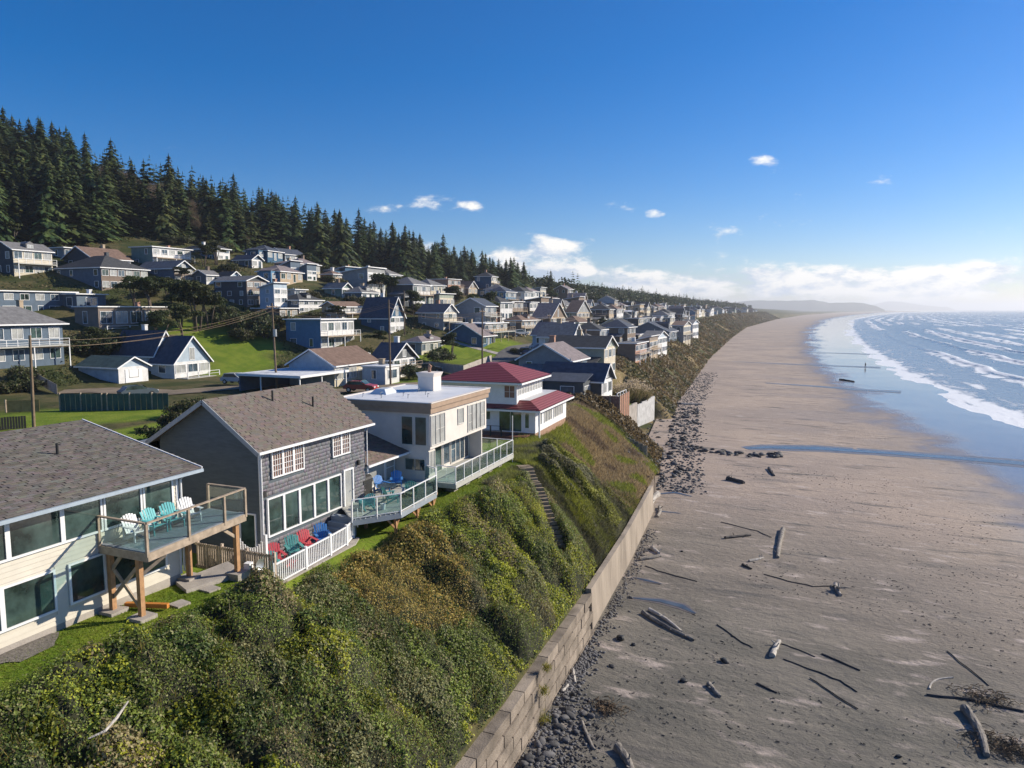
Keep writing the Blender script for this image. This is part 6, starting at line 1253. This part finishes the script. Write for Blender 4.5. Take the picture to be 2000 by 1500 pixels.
LOGS = [((1529, 1036), (1519, 1090), .24, 'thick pale log lying straight down the beach', 'log'), ((1284, 968), (1270, 1000), .34, 'stout hollow log leaning by the seawall end', 'log_pale'), ((1288, 992), (1284, 1010), .2, 'short stub of driftwood in front of the hollow log', 'log'),
 ((1249, 1094), (1290, 1087), .19, 'short brown log beside a broken stump near the seawall', 'log'), ((1272, 1072), (1287, 1082), .2, 'broken pale stump behind the short brown log', 'log_pale'), ((1420, 937), (1453, 945), .32, 'big dark wet log toward the creek', 'log_dark'), ((1416, 1052), (1466, 1046), .16, 'dark narrow log half sunk in sand', 'log_dark'), ((1463, 1097), (1491, 1090), .13, 'small pale log with cut ends', 'log_pale'), ((1450, 1104), (1468, 1112), .12, 'dark stub below the small pale log', 'log_dark'),
 ((1255, 1198), (1357, 1252), .16, 'long split log pair, the outer one', 'log'), ((1268, 1192), (1330, 1235), .14, 'shorter log lying along the long split log', 'log_pale'), ((1508, 1284), (1522, 1254), .2, 'upright bleached stump with a long shadow', 'log_pale'), ((1884, 1388), (1926, 1478), .24, 'heavy grey log beside the heap of twigs', 'log'), ((1205, 1462), (1236, 1512), .22, 'mossy log beside the cobbles', 'log'), ((1632, 1142), (1642, 1164), .18, 'spiky root stump alone on the grey sand', 'log'),
 ((1502, 916), (1512, 930), .22, 'dark root stump near the creek bend', 'log_dark'), ((1605, 1278), (1680, 1310), .07, 'long thin dark branch on the sand', 'log_dark'), ((1384, 1338), (1406, 1362), .15, 'brown plank like log with a dark shadow', 'log'), ((1815, 1346), (1862, 1324), .06, 'curved white branch on the sand', 'log_pale'), ((1118, 1310), (1124, 1335), .11, 'pale stick lying on the cobbles', 'log_pale'), ((1098, 1352), (1110, 1338), .09, 'small pale stick lower on the cobbles', 'log_pale'), ((1330, 790), (1372, 791), .25, 'white log below the white seawall', 'log_pale'), ((1136, 1412), (1160, 1465), .1, 'thin board at the edge of the cobbles', 'log'), ((1478, 1335), (1518, 1354), .06, 'thin dark stick on the open sand', 'log_dark'), ((1640, 742), (1668, 746), .3, 'dark snag lying at the pool edge', 'log_dark')]
for l in LOGS: log(l[0], l[1], l[2]*(.9), l[3], l[4], stubs=2 if l[2] > .1 else 0, bend=random.uniform(-.05, .05) if 'curved' not in l[3] else .14)
X, Y, Z = hit(1638, 1153); t = thing('root_wad', 'splayed roots of the spiky stump', 'driftwood', (X, Y, Z+.1))
for k in range(9): a = random.uniform(0, 6.28); e = random.uniform(-.1, .7); L = random.uniform(.4, .9); MB().tube([(0, 0, .1), (math.cos(a)*L*.6, math.sin(a)*L*.6, .15+e*L*.6), (math.cos(a+.3)*L, math.sin(a+.3)*L, .1+e*L*.7)], [.08, .04, .012], 5).build('root', M['log'], t)
for pts, l in (([(1408, 1020), (1440, 1028), (1480, 1038), (1508, 1050)], 'curving kelp strand leading to the thick pale log'), ([(1492, 1122), (1540, 1136), (1590, 1146), (1640, 1144)], 'long kelp strand reaching the spiky stump'), ([(1260, 1106), (1300, 1120), (1360, 1136)], 'kelp strand below the short brown log'), ([(1526, 1258), (1560, 1270), (1592, 1284)], 'kelp strand beside the bleached stump'), ([(1582, 1325), (1620, 1352), (1676, 1384)], 'sinuous kelp strand on the grey sand'), ([(1530, 1288), (1600, 1314), (1640, 1330), (1674, 1352)], 'kelp strand under the long thin branch'), ([(1400, 1220), (1450, 1256), (1470, 1266)], 'thin kelp strand toward the bleached stump'), ([(1850, 1272), (1890, 1305), (1930, 1340)], 'dark kelp strand near the heap of twigs'), ([(1810, 1358), (1900, 1368), (2000, 1392)], 'thick wrack line of dark weed')):
    P = [np.array(hit(*p)) for p in pts]; S_ = [P[0]]
    for i in range(len(P)-1):
        for u in (.33, .66, 1): S_.append(P[i]*(1-u)+P[i+1]*u+np.array((random.uniform(-.06, .06), random.uniform(-.06, .06), 0)))
    tag(MB().tube([(p[0], p[1], gz(p[0], p[1])+.03) for p in S_], .032 if 'wrack' not in l else .08, 5).build('kelp_strand', M['log_dark'], None), l, 'kelp')
def rock_mesh(seed, sub=1):
    import bmesh
    bm = bmesh.new(); bmesh.ops.create_icosphere(bm, subdivisions=sub, radius=1); r = random.Random(seed)
    for v in bm.verts: v.co *= r.uniform(.72, 1.15)
    for v in bm.verts: v.co.z *= .68; v.co.x *= 1.25
    V = np.array([v.co[:] for v in bm.verts]); bm.verts.index_update(); F = np.array([[v.index for v in f.verts] for f in bm.faces]); bm.free(); return V, F
def rocks():
    prot = [npmesh('beach_boulder', *rock_mesh(i, 2), M['rock']) for i in range(5)]; dk = npmesh('beach_boulder', *rock_mesh(9, 2), M['rock_dark'])
    def b(X, Y, s, label, me, group): o = place('beach_boulder', me, None, (X, Y, gz(X, Y)+s*.25), (random.uniform(-.3, .3), random.uniform(-.3, .3), random.uniform(0, 6.28)), (s, s*random.uniform(.7, 1), s*random.uniform(.7, 1))); tag(o, label, 'rock', group)
    for p, s, l in (((1415, 1293), .24, 'dark flat blob on the grey sand, built as a boulder'), ((1335, 1331), .2, 'dark blob built as a boulder toward the brown plank log'), ((1212, 1248), .3, 'dark wide blob built as a boulder near the smooth seawall corner'), ((1237, 1260), .14, 'small dark rock beside the wide boulder'), ((1232, 1168), .16, 'grey rock at the end of the long tide pool'), ((1192, 1200), .2, 'pale rock at the edge of the wall cobbles'), ((1195, 1302), .16, 'upright rock between cobbles and sand'), ((1755, 1478), .14, 'small dark rock on the bottom sand'), ((1332, 1077), .12, 'tiny dark rock on the sand by the stump')): X, Y, Z = hit(*p); b(X, Y, s, l, dk if 'dark' in l else prot[0], None)  # first three are dark blobs on the sand, built as flat boulders
    r = random.Random(3)
    for i in range(90): Y = r.uniform(17, 33); X = float(xwall(Y))+.9+abs(r.gauss(0, .9)); b(X, Y, r.uniform(.10, .27), 'dark rounded boulder among the cobbles under the block wall', prot[i % 5], 'boulders under the block wall')
    for i in range(150): Y = r.uniform(78, 150); X = float(xwall(Y))+r.uniform(-3, 4.5)*(1 if Y > 95 else .8); b(X, Y, r.uniform(.2, .5), 'grey riprap boulder '+('between the dry lot and the creek' if Y < 100 else ('under the garden walls' if Y < 127 else 'past the white seawall')), prot[i % 5], 'riprap at the bluff foot')
    for i in range(50): u = r.random(); X = -17+14*u; Y = 101-2*u+r.uniform(-1.5, 1.5)+(u-.5)**2*8; b(X, Y, r.uniform(.2, .5), 'mossy boulder lining the creek mouth', prot[i % 5], 'boulders at the creek mouth')
    V = []; F = []; nv = 0; base = [rock_mesh(20+i, 1) for i in range(5)]
    def scatter(n, fx, s0, s1):
        nonlocal nv
        for _ in range(n):
            X, Y = fx(); v, f = base[r.randrange(5)]; s = r.uniform(s0, s1)*r.uniform(.6, 1); a = r.uniform(0, 6.28); ca, sa = math.cos(a)*s, math.sin(a)*s
            V.append(np.stack([v[:, 0]*ca-v[:, 1]*sa+X, v[:, 0]*sa+v[:, 1]*ca+Y, v[:, 2]*s+gz(X, Y)+s*.2], 1)); F.append(f+nv); nv += len(v)
    def f1(): Y = 14+24*r.random()**1.3; return float(xwall(Y))+.75+abs(r.gauss(0, 1.0 if Y < 33 else .45)), Y
    def f2(): Y = r.uniform(36, 62); return float(xwall(Y))+.75+abs(r.gauss(0, .45)), Y
    def f3(): Y = 76+150*r.random()**1.4; return float(xwall(Y))+r.uniform(-4, 4)+r.uniform(0, 2), Y
    scatter(3200, f1, .04, .14); scatter(700, f2, .04, .12); scatter(3200, f3, .08, .26)
    me = npmesh('cobbles', np.concatenate(V), np.concatenate(F), M['rock']); tag(place('cobbles', me), 'grey cobbles spread along the foot of the seawalls', 'cobbles', kind='stuff')
    # wrack: scraps of wood and weed
    V = []; F = []; nv = 0; C = []
    for _ in range(6500):
        if r.random() < .2: Y = r.uniform(20, 31); X = -9.0+r.gauss(0, .7)
        else: X = r.uniform(-9, 24); Y = 18+75*r.random()**1.6
        if vn(X, Y, 6, 33) < .42: continue
        L = abs(r.gauss(0, .045))+.02; w = r.uniform(.01, .028); a = r.gauss(-.3, .8); d = np.array((math.cos(a), math.sin(a), 0))*L; s = np.array((-math.sin(a), math.cos(a), 0))*w; p = np.array((X, Y, gz(X, Y)+.015)); h = np.array((0, 0, w*1.2))
        V += [p-d-s, p+d-s, p+d+s, p-d+s, p-d*.8+h, p+d*.8+h]; F += [(0+nv, 1+nv, 5+nv, 4+nv), (1+nv, 2+nv, 5+nv, 5+nv), (2+nv, 3+nv, 4+nv, 5+nv), (3+nv, 0+nv, 4+nv, 4+nv)]; nv += 6
    F = [tuple(dict.fromkeys(f)) for f in F]; mb = MB(); mb.add(V, F); tag(mb.build('beach_wrack', M['log_dark']), 'scraps of dark weed and wood strewn over the sand', 'wrack', kind='stuff')
    # twig heaps
    for (px, py), n, sp, l in (((1962, 1462), 260, 1.3, 'tangled heap of thin dark twigs beside the heavy log'), ((1925, 1365), 160, 1.2, 'matted heap of brown weed on the wrack line'), ((1185, 1385), 140, .8, 'loose pile of sticks where cobbles meet sand')):
        X, Y, Z = hit(px, py); mb = MB()
        for _ in range(n):
            x, y = r.gauss(0, sp*.5), r.gauss(0, sp*.4); a = r.uniform(0, 6.28); L = r.uniform(.2, .6); z = gz(X+x, Y+y)-Z+r.uniform(.02, .2); mb.tube([(x, y, z), (x+math.cos(a)*L*.5, y+math.sin(a)*L*.5, z+.06), (x+math.cos(a+.5)*L, y+math.sin(a+.5)*L, z+r.uniform(-.1, .05))], .014, 4, False)
        tag(mb.build('twig_heap', mat('twigs', (.13, .09, .055), .9, .4, 6), None, loc=(X, Y, Z)), l, 'twigs', kind='stuff')
rocks()
# plants that grow out of the block wall
for (px, py), s, l in (((1062, 1408), .42, 'yellow flowering tuft growing at the foot of the block wall'), ((1062, 1350), .25, 'small green tuft rooted in the block wall'), ((1068, 1305), .22, 'thin yellow weed hanging from a wall joint')):
    d = ray(px, py); Xp = float(xwall(27))+.75; P = atx(px, py, Xp); t = thing('wall_weed', l, 'weed', P); n = 260; a = rng.normal(0, .45, (n, 3))*s; v, f, c = blades(a, rng.uniform(.2, .5, n)*s*1.4, .03, np.where(rng.random((n, 1)) < .5, np.array((.33, .27, .03)), np.array((.17, .19, .03))), .6); place('leaves', npmesh('leaves', v, f, M['leaf'], c), t)
# bleached branch over the shrubs
P = [np.array(atz(x, y, z)) for x, y, z in ((172, 1443, 9.2), (205, 1428, 9.25), (228, 1402, 9.3), (250, 1370, 9.4))]; tag(MB().tube(P, [.02, .035, .04, .025], 7).build('bleached_branch', M['log_pale'], None), 'bare bleached branch lying over the bank shrubs', 'branch')
# ------------------------------------------------------------------ walker on the beach
def walker():
    X, Y, Z = hit(1690, 718); t = thing('person', 'person in dark clothes walking along the wet sand', 'person', (X, Y, Z), 2.6)
    me = bpy.data.meshes.new('body'); J = [(0, 0, .95), (0, 0, 1.2), (0, 0, 1.45), (.02, 0, 1.55), (.03, 0, 1.68), (.0, .2, 1.42), (.04, .26, 1.12), (.14, .26, .88), (0, -.2, 1.42), (-.06, -.26, 1.12), (-.1, -.25, .86), (0, .1, .9), (.12, .1, .48), (.05, .1, .07), (.2, .1, .04), (0, -.1, .9), (-.05, -.1, .48), (-.22, -.1, .1), (-.08, -.1, .03)]
    E = [(0, 1), (1, 2), (2, 3), (3, 4), (2, 5), (5, 6), (6, 7), (2, 8), (8, 9), (9, 10), (0, 11), (11, 12), (12, 13), (13, 14), (0, 15), (15, 16), (16, 17), (17, 18)]; rad = [.16, .15, .17, .06, .11, .08, .055, .04, .08, .055, .04, .1, .07, .05, .04, .1, .07, .05, .04]
    me.from_pydata(J, E, []); o = place('body', me, t); sk = o.modifiers.new('skin', 'SKIN'); 
    for i, v in enumerate(me.skin_vertices[0].data if me.skin_vertices else []): v.radius = (rad[i], rad[i]*.85); v.use_root = i == 0
    o.modifiers.new('sub', 'SUBSURF').levels = 1; me.materials.append(mat('dark_clothes', (.02, .022, .03), .9, .2, 5))
    MB().tube([(.03, 0, 1.57), (.03, 0, 1.62), (.03, 0, 1.70), (.03, 0, 1.77), (.03, 0, 1.8)], [.06, .095, .105, .08, .02], 10).build('hood', M['dark'], t, True)
    return o
walker()
